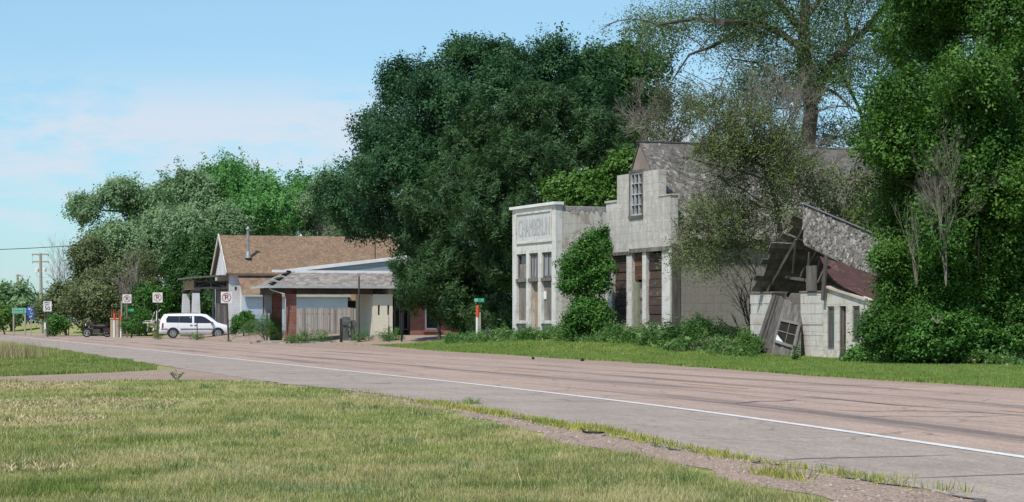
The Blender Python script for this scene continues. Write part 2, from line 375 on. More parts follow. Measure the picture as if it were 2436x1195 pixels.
# side road, shoulders, lot
low=[(-900,903),(-300,904),(0,907),(60,909),(200,908),(400,905),(520,905),(600,907),(700,917),(745,921)]
upp=[(-900,899),(-300,899),(0,897),(150,891.5),(260,887),(375,881),(420,878),(480,876),(560,880),(640,886)]
L=[G(*p) for p in low]; U=[G(*p) for p in upp]
rows=[[(a[0]+(b[0]-a[0])*k/6,a[1]+(b[1]-a[1])*k/6) for k in range(7)] for a,b in zip(L,U)]
struct(sheet('side_road',M_gravel,rows,.004))
def gw(Y): return np.interp(Y,[0,14,17,22,28,34,40],[1.05,.95,.8,.65,.42,.2,.0])
Yn=np.arange(-10,42,.5)
struct(sheet('gravel_shoulder',M_gravel,[[(float(xn(y))-float(gw(y))*1.12+.15*math.sin(y*2.3)*(y<36)+(float(gw(y))*1.12+.2)*k/3,y) for k in range(4)] for y in Yn],.004))
def xe(Y): return float(xv(Y))+ float(np.interp(Y,[0,98,103,107,112,125,150,158,163],[.25,.25,1.,9,16,22,16,8,.5]))
Yl=np.concatenate([np.arange(0,96,2.),np.arange(96,166,1.)])
So2=[0,.3,.8,1.4,2,2.6,3.2,3.8,4.4,5,5.6,6.2,7,8,10,13,17,22]
rows=[]
for y in Yl:
    a=float(xr(y))-.3; e=xe(y); xs=[a+(float(xv(y))-a)*k/3 for k in range(3)]+[min(float(xv(y))+s,e) for s in So2]; rows.append([(x,y) for x in xs])
struct(sheet('gravel_lot',M_gravel,rows,.006))

def blades(name,mat,X,Y,Z,h,w,lean=.5,label=None,cat=None,tint=None,kind='stuff',parent=None,spread=None):
    n=len(X); a=RNG.uniform(0,2*np.pi,n); ca,sa=np.cos(a),np.sin(a); la=RNG.uniform(0,2*np.pi,n); lm=np.abs(RNG.normal(0,lean,n))*h
    v=np.empty((n,3,3),np.float32)
    v[:,0]=np.stack([X-ca*w/2,Y-sa*w/2,Z-.01],1); v[:,1]=np.stack([X+ca*w/2,Y+sa*w/2,Z-.01],1)
    v[:,2]=np.stack([X+np.cos(la)*lm,Y+np.sin(la)*lm,Z+h],1)
    me=bpy.data.meshes.new(name); me.vertices.add(3*n); me.vertices.foreach_set('co',v.ravel()); me.loops.add(3*n); me.loops.foreach_set('vertex_index',np.arange(3*n,dtype=np.int32))
    me.polygons.add(n); me.polygons.foreach_set('loop_start',np.arange(n,dtype=np.int32)*3); me.update()
    t=RNG.uniform(0,1,n) if tint is None else tint
    at=me.attributes.new('tint','FLOAT','POINT'); at.data.foreach_set('value',np.repeat(t,3).astype(np.float32))
    me.materials.append(mat); o=bpy.data.objects.new(name,me); COL.objects.link(o)
    if label: tag(o,label,cat,kind=kind)
    if parent is not None: o.parent=parent
    return o
def pnoise(x,y,f,seed):
    r=np.random.default_rng(seed); s=0
    for k in range(6):
        a=r.uniform(0,2*np.pi); ff=f*r.uniform(.6,1.9); s=s+np.sin((x*np.cos(a)+y*np.sin(a))*ff+r.uniform(0,6))
    return s/6
def uscreen(n,y0,y1,half):       # density falling with the square of distance
    Y=1/(RNG.uniform(1/y1,1/y0,n)); X=RNG.uniform(-half,half,n)*Y; return X,Y
X,Y=uscreen(720000,11.5,43.,.33)
RG2=1; ylim=np.interp(X/Y*F+CX,[p[0] for p in low],[G(*p)[1] for p in low])
nz=pnoise(X,Y,2.5,3)
k=(X<xn(Y)-gw(Y)*1.15-.05+.16*nz+.05*RNG.normal(0,1,len(X)))&(Y<ylim+.5*nz)
X,Y=X[k],Y[k]; nz=pnoise(X,Y,1.3,5); nz2=pnoise(X,Y,4.,8); hay=((((X+6.4+.8*nz)/1.9)**2+((Y-30.+1.*nz2)/3.)**2<1)|(((X+5.9)/1.)**2+((Y-25.)/1.6)**2<1)|(((X+9.3)/1.8)**2+((Y-38.6)/2.6)**2<1))&(nz2>-.45)
tuft=(nz2+.6*nz>.5); h=(.024+.036*RNG.random(len(X))**1.5+.05*tuft*RNG.random(len(X))**2)*np.where(hay,.42,1)*(1+.35*nz)
tt=RNG.uniform(0,1,len(X)); tt=np.where(tuft,tt*.5,tt); dr_=pnoise(X,Y,2.2,17)>.3; tt=np.where(dr_&~tuft,.55+.45*tt,tt); tt=np.where(hay,.8+.2*tt,tt)
blades('lawn',M_lawn,X,Y,np.zeros(len(X)),h,.0038+.0004*Y,.6,'patchy mown lawn with dry straw patches in the foreground','grass',tt)
# raked dry clippings lying flat on the lawn
n=150000; X=RNG.uniform(-13,-1,n); Y=RNG.uniform(16,41,n); n1=pnoise(X,Y,1.3,5); n2=pnoise(X,Y,4.,8)
hm=((((X+6.4+.8*n1)/1.6)**2+((Y-30.+1.*n2)/2.6)**2<1)|(((X+5.9+.4*n1)/.8)**2+((Y-25.+.6*n1)/1.3)**2<1)|(((X+9.3)/1.6)**2+((Y-38.6)/2.4)**2<1)|(((X+4.)/.6)**2+((Y-17.)/.8)**2<1))&(RNG.random(n)<.35+.9*n2)
X,Y=X[hm],Y[hm]
M_hay=leafmat('dry_clippings',[(0.,(.34,.26,.14)),(.5,(.48,.39,.22)),(1.,(.58,.49,.30))],.1,.8)
blades('dry_clippings',M_hay,X,Y,np.full(len(X),.03),.012+.03*RNG.random(len(X)),.010+.0004*Y,1.6,'flat tan patches of dry grass clippings on the left of the lawn','clippings')
# darker taller tufts and a few seed stalks
cx=[];cy=[];ch=[]
for (px,py,w_) in [(600,1047,34),(655,1040,22),(140,1092,42),(60,1110,30),(370,972,30),(480,985,26),(1230,1100,40),(1290,1112,26),(1120,962,30),(1490,1105,34),(1100,1122,24),(20,1003,12),(700,1002,26),(560,1004,20),(300,1062,16),(860,1010,24),(960,1060,26),(420,1120,30),(250,1150,36),(760,1130,30),(1380,1160,34),(980,1170,30),(620,1165,22),(1010,990,22),(900,975,18),(500,925,26),(300,930,22),(690,945,24),(820,965,20),(1630,1150,26)]:
    gx,gy=G(px,py); n=int(130*w_/30); r=w_/F*gy*random.uniform(.6,1.7); cx.append(RNG.normal(gx,r*.75,n)); cy.append(RNG.normal(gy,r*1.3,n)); ch.append(np.full(n,.05+.035*RNG.random()))
X=np.concatenate(cx);Y=np.concatenate(cy);h=np.concatenate(ch)*RNG.uniform(.5,1.5,len(X))
M_tuft=leafmat('tuft_blades',[(0.,(.09,.17,.06)),(.5,(.16,.26,.075)),(.8,(.25,.33,.10)),(1.,(.46,.42,.2))],.25,.6)
blades('lawn_tufts',M_tuft,X,Y,np.zeros(len(X)),h,.0045+.0004*Y,.55,'darker taller grass tufts dotted over the foreground lawn','grass')
X,Y=uscreen(900,12.5,40,.3); k=X<xn(Y)-gw(Y)-.3; X,Y=X[k],Y[k]
blades('seed_stalks',M_hay,X,Y,np.zeros(len(X)),.10+.09*RNG.random(len(X)),.004+.0002*Y,.35,'thin pale seed stalks standing above the lawn','grass')
# loose stones on the near shoulder
m=MB()
for _ in range(1100):
    y=1/random.uniform(1/36.,1/12.5); w_=float(gw(y)); x=float(xn(y))-random.uniform(-.12,w_*1.15+.1); s=random.uniform(.004,.013)*(1+y*.03); a=random.random()*3
    m.add([(x+s*math.cos(a+k*1.57)*random.uniform(.7,1.2),y+s*math.sin(a+k*1.57)*random.uniform(.7,1.2),.006) for k in range(4)]+[(x,y,.006+s*random.uniform(.6,1.1))],[(0,1,4),(1,2,4),(2,3,4),(3,0,4)])
tag(m.build('loose_stones',pm('pink_stone',(.44,.34,.28),(.34,.28,.25),9,tint=.5),None),'loose pink gravel stones scattered along the near shoulder','gravel',kind='stuff')
# verge on the far side
def region_pts(n,y0,y1,s0,s1):
    Y=1/(RNG.uniform(1/y1,1/y0,n)); s=RNG.uniform(s0,s1,n); return xv(Y)+s,Y
X,Y=region_pts(300000,30,111,-.1,9.)
s=X-xv(Y); nz=pnoise(X,Y,1.7,9)
k=(s>.15+.25*nz)&((X/Y*F+CX)<2700)&((Y<100+6*(1-np.clip(s/9,0,1))))
X,Y=X[k],Y[k]
blades('verge_grass',M_verge,X,Y,zg(X,Y),.05+.05*RNG.random(len(X)),.010+.0004*Y,.4,'short green roadside grass between the road and the old shops','grass')
# grass island left
Yi=1/(RNG.uniform(1/100.,1/44.,140000)); px=RNG.uniform(-250,385,len(Yi)); Xi=(px-CX)/F*Yi
lowI=np.interp(px,[p[0] for p in upp],[G(*p)[1] for p in upp]); nz=pnoise(Xi,Yi,1.5,4)
k=(Yi>lowI+.3*nz+.2)&(Xi<xn(Yi)-.25+.2*nz)&(px<372)
Xi,Yi=Xi[k],Yi[k]
nq=pnoise(Xi,Yi,.8,41); blades('island_grass',grassmat('island_blades',.45,(.8,.92,.75)),Xi,Yi,np.zeros(len(Xi)),(.04+.07*RNG.random(len(Xi)))*(1+.5*nq),.012+.0004*Yi,.4,'green grass patch between the highway and the side road at left','grass')
# tall dry grass at far left of the island
c=RNG.normal(0,1,(2600,2)); X=XY(12,66)+c[:,0]*.38; Y=66+c[:,1]*1.6
M_dry=leafmat('dry_grass',[(0.,(.22,.24,.09)),(.5,(.42,.36,.18)),(1.,(.5,.42,.24))],.2,.7)
blades('tall_dry_grass',M_dry,X,Y,np.zeros(len(X)),.3+.35*RNG.random(len(X)),.022,.18,'clump of tall straw coloured grass at the left end of the grass island','grass')
# far left meadow beyond the highway
X=RNG.uniform(-75,-34,40000); Y=RNG.uniform(168,215,40000); k=X>xv(Y)+.5; X,Y=X[k],Y[k]
blades('far_meadow_grass',M_verge,X,Y,zg(X,Y),.12+.15*RNG.random(len(X)),.09,.4,'bright green grass around the distant road signs at left','grass')
# tufts along the asphalt edge
cx=[];cy=[];hh=[]
for (px,py,n,r,hs) in [(885,938,260,.5,.06),(950,950,120,.3,.08),(1030,964,500,.45,.10),(1100,972,700,.5,.11),(1165,984,350,.3,.12),(1205,990,60,.1,.12),(1290,1006,700,.4,.10),(1350,1018,500,.3,.10),(1430,1026,600,.25,.11),(1500,1042,500,.3,.10),(1550,1055,300,.2,.09),(1615,1066,140,.15,.07),(1670,1076,160,.15,.08),(1710,1085,260,.14,.09),(1750,1092,120,.14,.06),(1800,1097,160,.2,.05),(1850,1134,380,.13,.11),(1880,1110,140,.14,.07),(1975,1127,180,.12,.09),(2045,1136,120,.08,.08),(2090,1148,260,.12,.08),(2135,1140,90,.06,.07),(2250,1170,60,.1,.12),(1180,935,0,.1,.1),(2110,907,60,.2,.1),(2180,914,40,.2,.09)]:
    gx,gy=G(px,py); n=int(n*.6); dy=RNG.normal(0,r*2.2,n); cx.append(gx-.22*dy+RNG.normal(0,.06+.02*gy/20,n)); cy.append(gy+dy); hh.append(np.full(n,hs))
X=np.concatenate(cx);Y=np.concatenate(cy);h=np.concatenate(hh)*RNG.uniform(.25,.8,len(X))
blades('edge_weeds',grassmat('edge_weed_blades',.35,(1.15,1.1,.7)),X,Y,np.full(len(X),.008),h,.009+.0003*Y,.6,'tufts of yellow green grass along the crumbling near edge of the asphalt','weeds')
# weeds growing through the lot
n=5000; Y=RNG.uniform(104,150,n); s=RNG.uniform(0,1,n); X=xr(Y)+1+s*(14); k=pnoise(X,Y,1.4,14)>.33; X,Y=X[k],Y[k]
blades('lot_weeds',grassmat('lot_weed_blades',.4,(1,1,.7)),X,Y,zg(X,Y),.04+.1*RNG.random(len(X)),.04,.7,'sparse low weeds scattered over the pinkish gravel lot','weeds')
# ---------------------------------------------------------------- vegetation tools
M_bark=pm('bark',(.085,.07,.058),(.13,.11,.092),6,(1,1,.25),rough=.95,bump=.8,bscale=30)
M_deadwood=pm('dead_wood',(.29,.26,.225),(.20,.17,.145),3,rough=.95,tint=.4)
def quads_obj(name,v,tint,mat,parent):
    n=len(v); me=bpy.data.meshes.new(name); me.vertices.add(4*n); me.vertices.foreach_set('co',v.astype(np.float32).ravel())
    me.loops.add(4*n); me.loops.foreach_set('vertex_index',np.arange(4*n,dtype=np.int32)); me.polygons.add(n); me.polygons.foreach_set('loop_start',np.arange(n,dtype=np.int32)*4); me.update()
    at=me.attributes.new('tint','FLOAT','POINT'); at.data.foreach_set('value',np.repeat(np.clip(tint,0,1),4).astype(np.float32))
    me.materials.append(mat); o=bpy.data.objects.new(name,me); COL.objects.link(o)
    if parent is not None: o.parent=parent
    return o
def unit(a): return a/(np.linalg.norm(a,axis=-1,keepdims=True)+1e-9)
def spray_points(C,RR,n,shell=.75,seed=0,cut=.55,zmin=None):
    """n spray bases over ellipsoids C,RR; returns position, outward direction"""
    area=(RR[:,0]*RR[:,1]+RR[:,0]*RR[:,2]+RR[:,1]*RR[:,2]); idx=RNG.choice(len(C),n,p=area/area.sum())
    d=unit(RNG.normal(0,1,(n,3))); rho=np.where(RNG.random(n)<shell,RNG.uniform(.78,1.05,n),RNG.uniform(.3,.8,n))
    p=C[idx]+d*RR[idx]*rho[:,None]; out=unit(d/RR[idx])
    keep=np.ones(n,bool)
    for k in range(len(C)):
        q=(((p-C[k])/RR[k])**2).sum(1); keep&=~((q<cut**2)&(idx!=k))
    if zmin is not None: keep&=p[:,2]>zmin
    return p[keep],out[keep],idx[keep]
def leaves(p,out,per,L,W,size,asp=.55,a_out=.6,a_up=.5,a_rnd=.5,droop=0.,flat=.5,tvar=.6,tbase=None,taper=.5):
    m=len(p); d=unit(out*a_out+np.array([0,0,a_up])+RNG.normal(0,1,(m,3))*a_rnd)
    LL=L*RNG.uniform(.55,1.45,m); t0=RNG.uniform(0,1,m) if tbase is None else tbase
    n=m*per; i=np.repeat(np.arange(m),per); t=RNG.uniform(0,1,n)
    pos=p[i]+d[i]*((t-.35)*LL[i])[:,None]+RNG.normal(0,1,(n,3))*(W*(1-taper*t))[:,None]; pos[:,2]-=droop*t*t*LL[i]
    sn=unit(out*.7+np.array([0,0,flat])+RNG.normal(0,.45,(m,3))); nn=unit(sn[i]+RNG.normal(0,.34,(n,3))); e=unit(np.cross(nn,RNG.normal(0,1,(n,3)))); g=np.cross(nn,e)
    s=(size*RNG.uniform(.6,1.35,n))[:,None]; 
    v=np.stack([pos-e*s*.5,pos+g*s*asp*.5,pos+e*s*.5,pos-g*s*asp*.5],1)
    return v,t0[i]*tvar+RNG.uniform(0,1,n)*(1-tvar)
def bough_sprays(C,RR,n,r,fill=.18,cut=.62):
    c2=[];r2=[];o2=[]
    for k in range(len(C)):
        ar=4*np.pi*(RR[k].prod())**(2/3); nb=int(ar/(np.pi*r*r)*.95)+3
        d=unit(RNG.normal(0,1,(nb,3))); c=C[k]+d*RR[k]*RNG.uniform(.72,1.0,(nb,1)); ok=np.ones(nb,bool)
        for j in range(len(C)):
            if j!=k: ok&=(((c-C[j])/RR[j])**2).sum(1)>cut**2
        c2.append(c[ok]); o2.append(unit(d/RR[k])[ok]); r2.append(r*RNG.uniform(.55,1.35,(ok.sum(),1))*np.array([1,1,.72]))
    c2=np.concatenate(c2); r2=np.concatenate(r2); o2=np.concatenate(o2)
    w=r2[:,0]**2; m=int(n*(1-fill)*1.55); idx=RNG.choice(len(c2),m,p=w/w.sum()); d=unit(RNG.normal(0,1,(m,3))+o2[idx]*.5+np.array([0,0,.35]))
    p=c2[idx]+d*r2[idx]*RNG.uniform(.75,1.08,(m,1)); out=unit(d*.8+o2[idx]*.3)
    keep=(d*o2[idx]).sum(1)>-.45; bt=RNG.uniform(0,1,len(c2))[idx]
    p,out,bt=p[keep],out[keep],bt[keep]
    q,qo,_=spray_points(C,RR*.9,int(n*fill),.6)
    return np.concatenate([p,q]),np.concatenate([out,qo]),np.concatenate([bt,RNG.uniform(0,.5,len(q))])  # inner fill sprays get darker tints, crown shade put into leaf colour
def lobes_world(lobes,Y,deep=.85):
    C=[];RR=[]
    for l in lobes:
        px,py,rx,ry=l[:4]; dy=l[4] if len(l)>4 else 0; y=Y+dy; c=P(px,py,y); C.append(c[:]); RR.append((rx/F*y,rx/F*y*deep,ry/F*y))
    return np.array(C),np.array(RR)
def limb(mb,a,b,r0,r1,sag=0.,wob=.12,n=6,k=5):
    a=Vector(a);b=Vector(b);L=(b-a).length; pts=[];rs=[]
    off=Vector([random.gauss(0,wob*L) for _ in range(3)])*.5
    for i in range(k+1):
        t=i/k; p=a.lerp(b,t)+off*math.sin(math.pi*t)+Vector((0,0,-sag*L*math.sin(math.pi*t)))+Vector([random.gauss(0,.012*L) for _ in range(3)])*(0<t<1)
        pts.append(p); rs.append(r0+(r1-r0)*t**.8)
    mb.path(pts,rs,n,.5); return pts
def twigs(mb,p,d,L,r,depth,spread=.5,up=.15,kids=3,n=3,shrink=.68,curve=.12):
    p=Vector(p);d=Vector(d).normalized(); q=p+d*L*.5; d2=(d+Vector([random.gauss(0,curve) for _ in range(3)])+Vector((0,0,up*.3))).normalized(); e=q+d2*L*.5
    mb.path([p,q,e],[r,r*.8,r*.6],n,random.random())
    if depth<=0: return
    for k in range(kids):
        nd=(d2+Vector([random.gauss(0,spread) for _ in range(3)])+Vector((0,0,up))).normalized()
        st=e if k==0 else p.lerp(e,random.uniform(.35,1.))
        twigs(mb,st,nd,L*shrink*random.uniform(.75,1.2),r*.6,depth-1,spread,up,kids,n,shrink,curve)
def tree(name,label,cat,base,Y,lobes,mat,n,per,L,W,size,trunk=None,tr=.3,group=None,deep=.85,bark=None,limbs=True,zmin=None,shell=.75,subs=3,crown='crown',tw=None,bough=None,rag=1.,**kw):
    """base: px of the trunk foot; trunk: px polyline of the trunk; everything at depth Y in metres"""
    g=GP(base,Y); root=thing(name,label,cat,g,0,group)
    C,RR=lobes_world(lobes,Y,deep); RR=np.maximum(RR-(bough or L*.8)*.55,RR*.5)
    p,out,bt=bough_sprays(C,RR,n,bough or L*.8)
    kk=p[:,2]>(g.z+.05 if zmin is None else zmin); p,out,bt=p[kk],out[kk],bt[kk]
    # broken outline: drop or push whole neighbourhoods of sprays
    nz=pnoise(p[:,0]+p[:,1]*.7,p[:,2]-p[:,1]*.4,1.6/max(.8,L),len(name)+int(base))
    keep=RNG.random(len(p))<np.clip(.76+nz*1.9*rag+(1-rag)*.35,.05,1); p,out,nz,bt=p[keep],out[keep],nz[keep],bt[keep]; p=p+out*(nz*.3*L)[:,None]; sh_=RNG.random(len(p))<.08; p[sh_]+=(out[sh_]*.55+np.array([0,0,.45]))*L*RNG.uniform(.2,.7,(sh_.sum(),1))
    v,t=leaves(p,out,per,L*.7,W,size,tbase=bt*.6+RNG.uniform(0,.4,len(bt)),**kw)
    v=v-np.array(g[:]); quads_obj(crown,v,t,mat,root)
    b=MB(); f=Vector(g)
    pts=[Vector((0,0,-.1))]
    if trunk:
        for (px,py) in trunk: pts.append(P(px,py,Y)-f)
    else: pts.append(Vector(C.mean(0))-f)
    m=len(pts); b.path(pts,[tr*(1.25 if i==0 else 1-.6*i/m) for i in range(m)],8,.5)
    if limbs:
        for k in range(len(C)):
            c=Vector(C[k])-f; lo=min(pts,key=lambda q:(q-c).length+ (3 if q.z>c.z-.2 else 0)) if len(pts)>2 else pts[0].lerp(pts[-1],random.uniform(.3,.9))
            lp=limb(b,lo,c+Vector((0,0,RR[k][2]*.2)),tr*.4,tr*.12)
            for j in range(subs):
                dd=Vector(unit(RNG.normal(0,1,3))); e=c+Vector((dd.x*RR[k][0],dd.y*RR[k][1],dd.z*RR[k][2]))*.85
                limb(b,lp[random.choice((2,3,4))],e,tr*.14,.02,n=4,k=4)
    if tw:                      # fine bare twigs through the crown
        for k in RNG.choice(len(p),min(tw,len(p)),replace=False):
            q=Vector(p[k])-f; o=Vector(out[k]); twigs(b,q-o*.5,o+Vector((0,0,.2)),.55,.018,2,.6)
    b.build('trunk',bark or M_bark,root)
    return root
def dead_brush(name,label,base,Y,targets,r=.07,depth=4,kids=3,spread=.45,up=.15,group=None,leaf=None,cat='dead shrub',root_py=None,n=3,mat=None,shrink=.68):
    g=GP(base,Y); root=thing(name,label,cat,g,0,group); b=MB(); f=Vector(g)
    for (px,py) in targets:
        e=P(px,py,Y+random.uniform(-.8,.8))-f; st=(P(base,root_py,Y)-f) if root_py else Vector((random.gauss(0,.15),random.gauss(0,.15),-.05))
        d=(e-st); twigs(b,st,d+Vector((0,0,.2*d.length)),d.length*.42,r,depth,spread,up,kids,n,shrink)
    b.build('branches',mat or M_deadwood,root)
    return root
GREEN={
 'cotton':[(0.,(.021,.066,.028)),(.5,(.036,.105,.038)),(1.,(.07,.16,.052))],
 'pine':[(0.,(.025,.065,.026)),(.5,(.05,.11,.036)),(1.,(.10,.18,.06))],
 'maple':[(0.,(.06,.17,.04)),(.5,(.12,.31,.08)),(1.,(.21,.44,.12))],
 'grey':[(0.,(.12,.21,.10)),(.5,(.20,.32,.15)),(1.,(.30,.42,.21))],  # lightened so the leaf colour carries the haze on far trees
 'olive':[(0.,(.09,.13,.05)),(.5,(.15,.195,.08)),(.85,(.24,.27,.12)),(1.,(.31,.23,.15))],
 'elm':[(0.,(.07,.125,.045)),(.5,(.115,.19,.07)),(1.,(.18,.27,.11))],
 'scrub':[(0.,(.08,.125,.035)),(.5,(.14,.19,.06)),(1.,(.22,.27,.09))],
 'deep':[(0.,(.025,.07,.02)),(.5,(.05,.125,.03)),(.85,(.085,.18,.045)),(1.,(.17,.14,.05))],
 'right':[(0.,(.026,.08,.013)),(.5,(.055,.145,.02)),(.82,(.11,.23,.035)),(.93,(.17,.27,.05)),(1.,(.24,.20,.06))],
 'bush':[(0.,(.035,.11,.02)),(.5,(.075,.20,.035)),(1.,(.13,.29,.06))],
 'lime':[(0.,(.06,.14,.02)),(.5,(.10,.21,.035)),(1.,(.16,.28,.06))],
 'weed':[(0.,(.05,.13,.03)),(.5,(.10,.22,.05)),(.85,(.18,.29,.09)),(.93,(.42,.36,.2)),(1.,(.45,.38,.24))],
}
LM={k:leafmat('leaf_'+k,v) for k,v in GREEN.items()}
# ---------------------------------------------------------------- trees and bushes
# big dark cottonwood behind the station
def T(*a,**k): return tree(*a,**k)
T('cottonwood_tree','huge dark green broadleaf tree towering over the brown roof, the widest crown in view','tree',1090,124,
 [(990,245,72,80),(1060,185,75,72),(1150,165,82,68),(1230,165,80,66),(1310,180,78,72),(1370,220,62,80),(930,345,85,80,-1),(1030,300,130,130,-4),(1160,290,150,130,-5),(1300,300,130,120,-3),
  (890,330,44,38),(900,420,60,62,-2),(990,440,120,110,-5),(1110,450,120,110,-4),(915,500,55,45,-1),(1000,550,75,45,-3),(835,440,34,20,1),(810,470,28,16,1),(1430,290,60,90),(960,185,50,45),(1100,150,42,30),(1330,150,60,40),(1400,185,60,60),(880,525,42,28,2),(1010,600,45,25,2)],
 LM['cotton'],7000,46,1.4,.26,.175,trunk=[(1090,640),(1100,520),(1110,380),(1120,250)],tr=.6,a_up=.7,flat=.6)
T('background_tree','lighter green tree crown rising between the dark tree and the grey branched elm','tree',1470,135,
 [(1420,180,50,60),(1475,190,50,60),(1460,280,60,80),(1520,290,45,80),(1515,190,40,60)],LM['deep'],1500,26,1.6,.3,.26,trunk=[(1470,500),(1470,350),(1475,230)],tr=.3,a_up=.9)
# pines
def pine(name,label,base,Y,lobes,trunk,n,tr=.22):
    return T(name,label,'pine tree',base,Y,lobes,LM['pine'],int(n*1.1),34,.9,.12,.24,trunk=trunk,tr=tr,asp=.22,a_out=.55,a_up=.95,a_rnd=.22,flat=.25,subs=2,tvar=.65,taper=.2,bough=.62)
pine('pine_tree','tallest dark pine with upswept boughs, standing just left of and behind the white shop',1290,104,
 [(1190,300,70,60),(1290,290,90,75),(1400,310,90,80),(1470,330,55,60),(1130,380,75,70),(1230,400,110,80,-2),(1350,400,110,80,-2),(1450,420,70,60,-1),(1080,470,80,65),(1180,510,110,80,-3),(1300,510,80,70,-3),(1400,480,60,60),(1215,620,90,80,-2),(1240,720,60,60,-1),(1180,765,60,30,-1),(1245,775,45,22,-1)],[(1290,600),(1290,450),(1300,300)],4600,.3)
pine('pine_tree','middle pine hanging low over the corner of the filling station roof and its brick wall',1110,108,
 [(1040,560,70,60),(1100,560,90,75),(1180,580,80,70),(1060,640,70,50,-2),(1120,650,100,70,-2),(1195,680,65,80),(1010,680,55,40,-3),(1075,720,65,45,-3),(1150,745,65,48,-2),(1010,500,60,50),(1080,490,60,50),(1100,775,55,26,-3)],[(1115,700),(1110,600),(1100,500)],3000,.22)
pine('pine_tree','small low pine bough tree in front of the filling station beside the cream wall',1045,107,
 [(965,650,22,26),(985,680,40,40),(1025,660,36,50),(1000,725,55,35),(1040,740,45,40),(1070,690,35,50),(1060,620,25,40)],[(1045,770),(1042,700),(1035,660)],950,.08)
# left tree group
T('shade_tree','pale grey green tree crown at the left end of the tree line','tree',300,190,
 [(270,470,42,28),(330,500,60,45),(300,580,75,60,-4),(385,475,45,42,-2),(250,570,38,40),(370,590,70,65,-6),(222,492,24,14),(240,640,40,45)],LM['grey'],3000,44,1.8,.36,.25,trunk=[(300,700),(305,600),(310,500)],tr=.35,a_up=.5,droop=.3,tw=40)
T('shade_tree','grey green tree crown between the pale left tree and the bright pointed tree','tree',450,185,
 [(435,465,40,34),(490,490,45,45),(450,550,65,55,-5),(520,560,55,55,-5)],LM['grey'],1800,44,1.7,.34,.24,trunk=[(450,700),(450,600),(455,500)],tr=.35,a_up=.5,droop=.2,tw=30)
T('maple_tree','bright green tree with pointed upright shoots rising behind the brown roof','tree',600,190,
 [(490,465,28,32),(530,450,28,34),(565,440,26,28),(605,450,36,38),(645,440,24,26),(675,450,28,36),(705,472,24,34),(560,480,75,60,-4),(650,490,80,65,-4),(710,470,35,45),(600,545,90,50,-5),(690,540,60,45,-3)],LM['maple'],3400,42,2.4,.26,.24,trunk=[(600,640),(600,540),(605,460)],tr=.4,a_up=1.4,a_out=.45,a_rnd=.25,bough=1.1)
T('thicket_tree','thin grey green scrub tree behind the roof, between the bright tree and the dark one','tree',770,186,
 [(745,510,50,50),(790,480,45,55),(800,545,55,40),(745,560,40,25),(860,560,60,45),(930,575,50,40)],LM['grey'],1700,32,1.4,.3,.2,trunk=[(770,620),(770,540)],tr=.2,tw=120,bark=M_deadwood)
T('dark_tree','dark green tree with reddish brown tips against the left end of the white house','tree',440,173,
 [(470,600,55,40),(440,640,60,60),(490,650,45,60),(410,690,50,60),(460,700,60,60,-2),(395,735,35,40),(430,745,60,40),(500,740,30,50,-1)],LM['deep'],2300,36,1.3,.26,.2,trunk=[(445,740),(445,660)],tr=.3)
T('shrub_tree','broad olive brown shrub tree behind the speed sign and the motorcycle','tree',220,176,
 [(200,620,42,35),(250,640,55,45),(180,690,50,50),(250,700,70,60,-3),(320,690,55,60,-3),(150,740,30,40),(210,745,60,40,-4),(290,745,60,35,-4),(335,640,40,45)],LM['olive'],3000,40,1.4,.33,.21,trunk=[(240,740),(240,680)],tr=.25,tw=150,bark=M_deadwood)
T('round_tree','small dense green tree with a rounded top behind the green destination sign','tree',30,250,
 [(0,725,50,45),(50,720,42,45),(-60,720,50,45),(80,745,22,30),(20,760,55,20)],LM['grey'],1300,26,1.4,.4,.4,trunk=[(30,740),(30,720)],tr=.25)
T('young_tree','light green young bush left of the green destination sign','bush',12,190,[(10,755,20,17),(-10,750,25,20)],LM['lime'],260,24,.9,.25,.24,tr=.06)
T('sapling_bush','bright green bush at the foot of the speed limit sign','bush',128,168,[(128,778,14,12),(150,780,14,9)],LM['bush'],200,24,.7,.2,.2,tr=.05)
T('low_bush','low bright green bush under the nearest dark tree, right of the tan cabinet','bush',312,152,[(312,778,26,9),(300,772,14,8),(340,760,25,22,4)],LM['bush'],300,30,.4,.13,.12,tr=.05,bough=.3)
T('background_bush','green bush wall behind the white junk pile','bush',350,170,[(330,735,35,45),(370,730,30,45),(300,720,30,40,3)],LM['bush'],800,26,.9,.22,.22,tr=.08)
dead_brush('dead_shrub','leafless grey brush sticking out of the left edge of the olive shrub tree',160,178,[(120,600),(140,630),(165,590),(110,680),(130,700),(185,590)],.05,5,3,.4,.2)
dead_brush('dead_shrub','grey dead brush standing between the olive shrub tree and the dark tree',330,170,[(300,640),(330,620),(350,650),(320,690),(360,690),(290,680)],.06,5,3,.4,.15)
dead_brush('dead_shrub','arching bare grey branches behind the ridge of the brown roof beside the metal flue',570,184,[(520,510),(545,500),(565,510),(590,520),(540,545),(600,545),(580,495)],.07,5,3,.5,-.05)
dead_brush('dead_shrub','grey bare brush behind the roof at the foot of the thin scrub tree',760,184,[(730,520),(750,500),(780,530),(800,520)],.05,5,3,.45,.1)
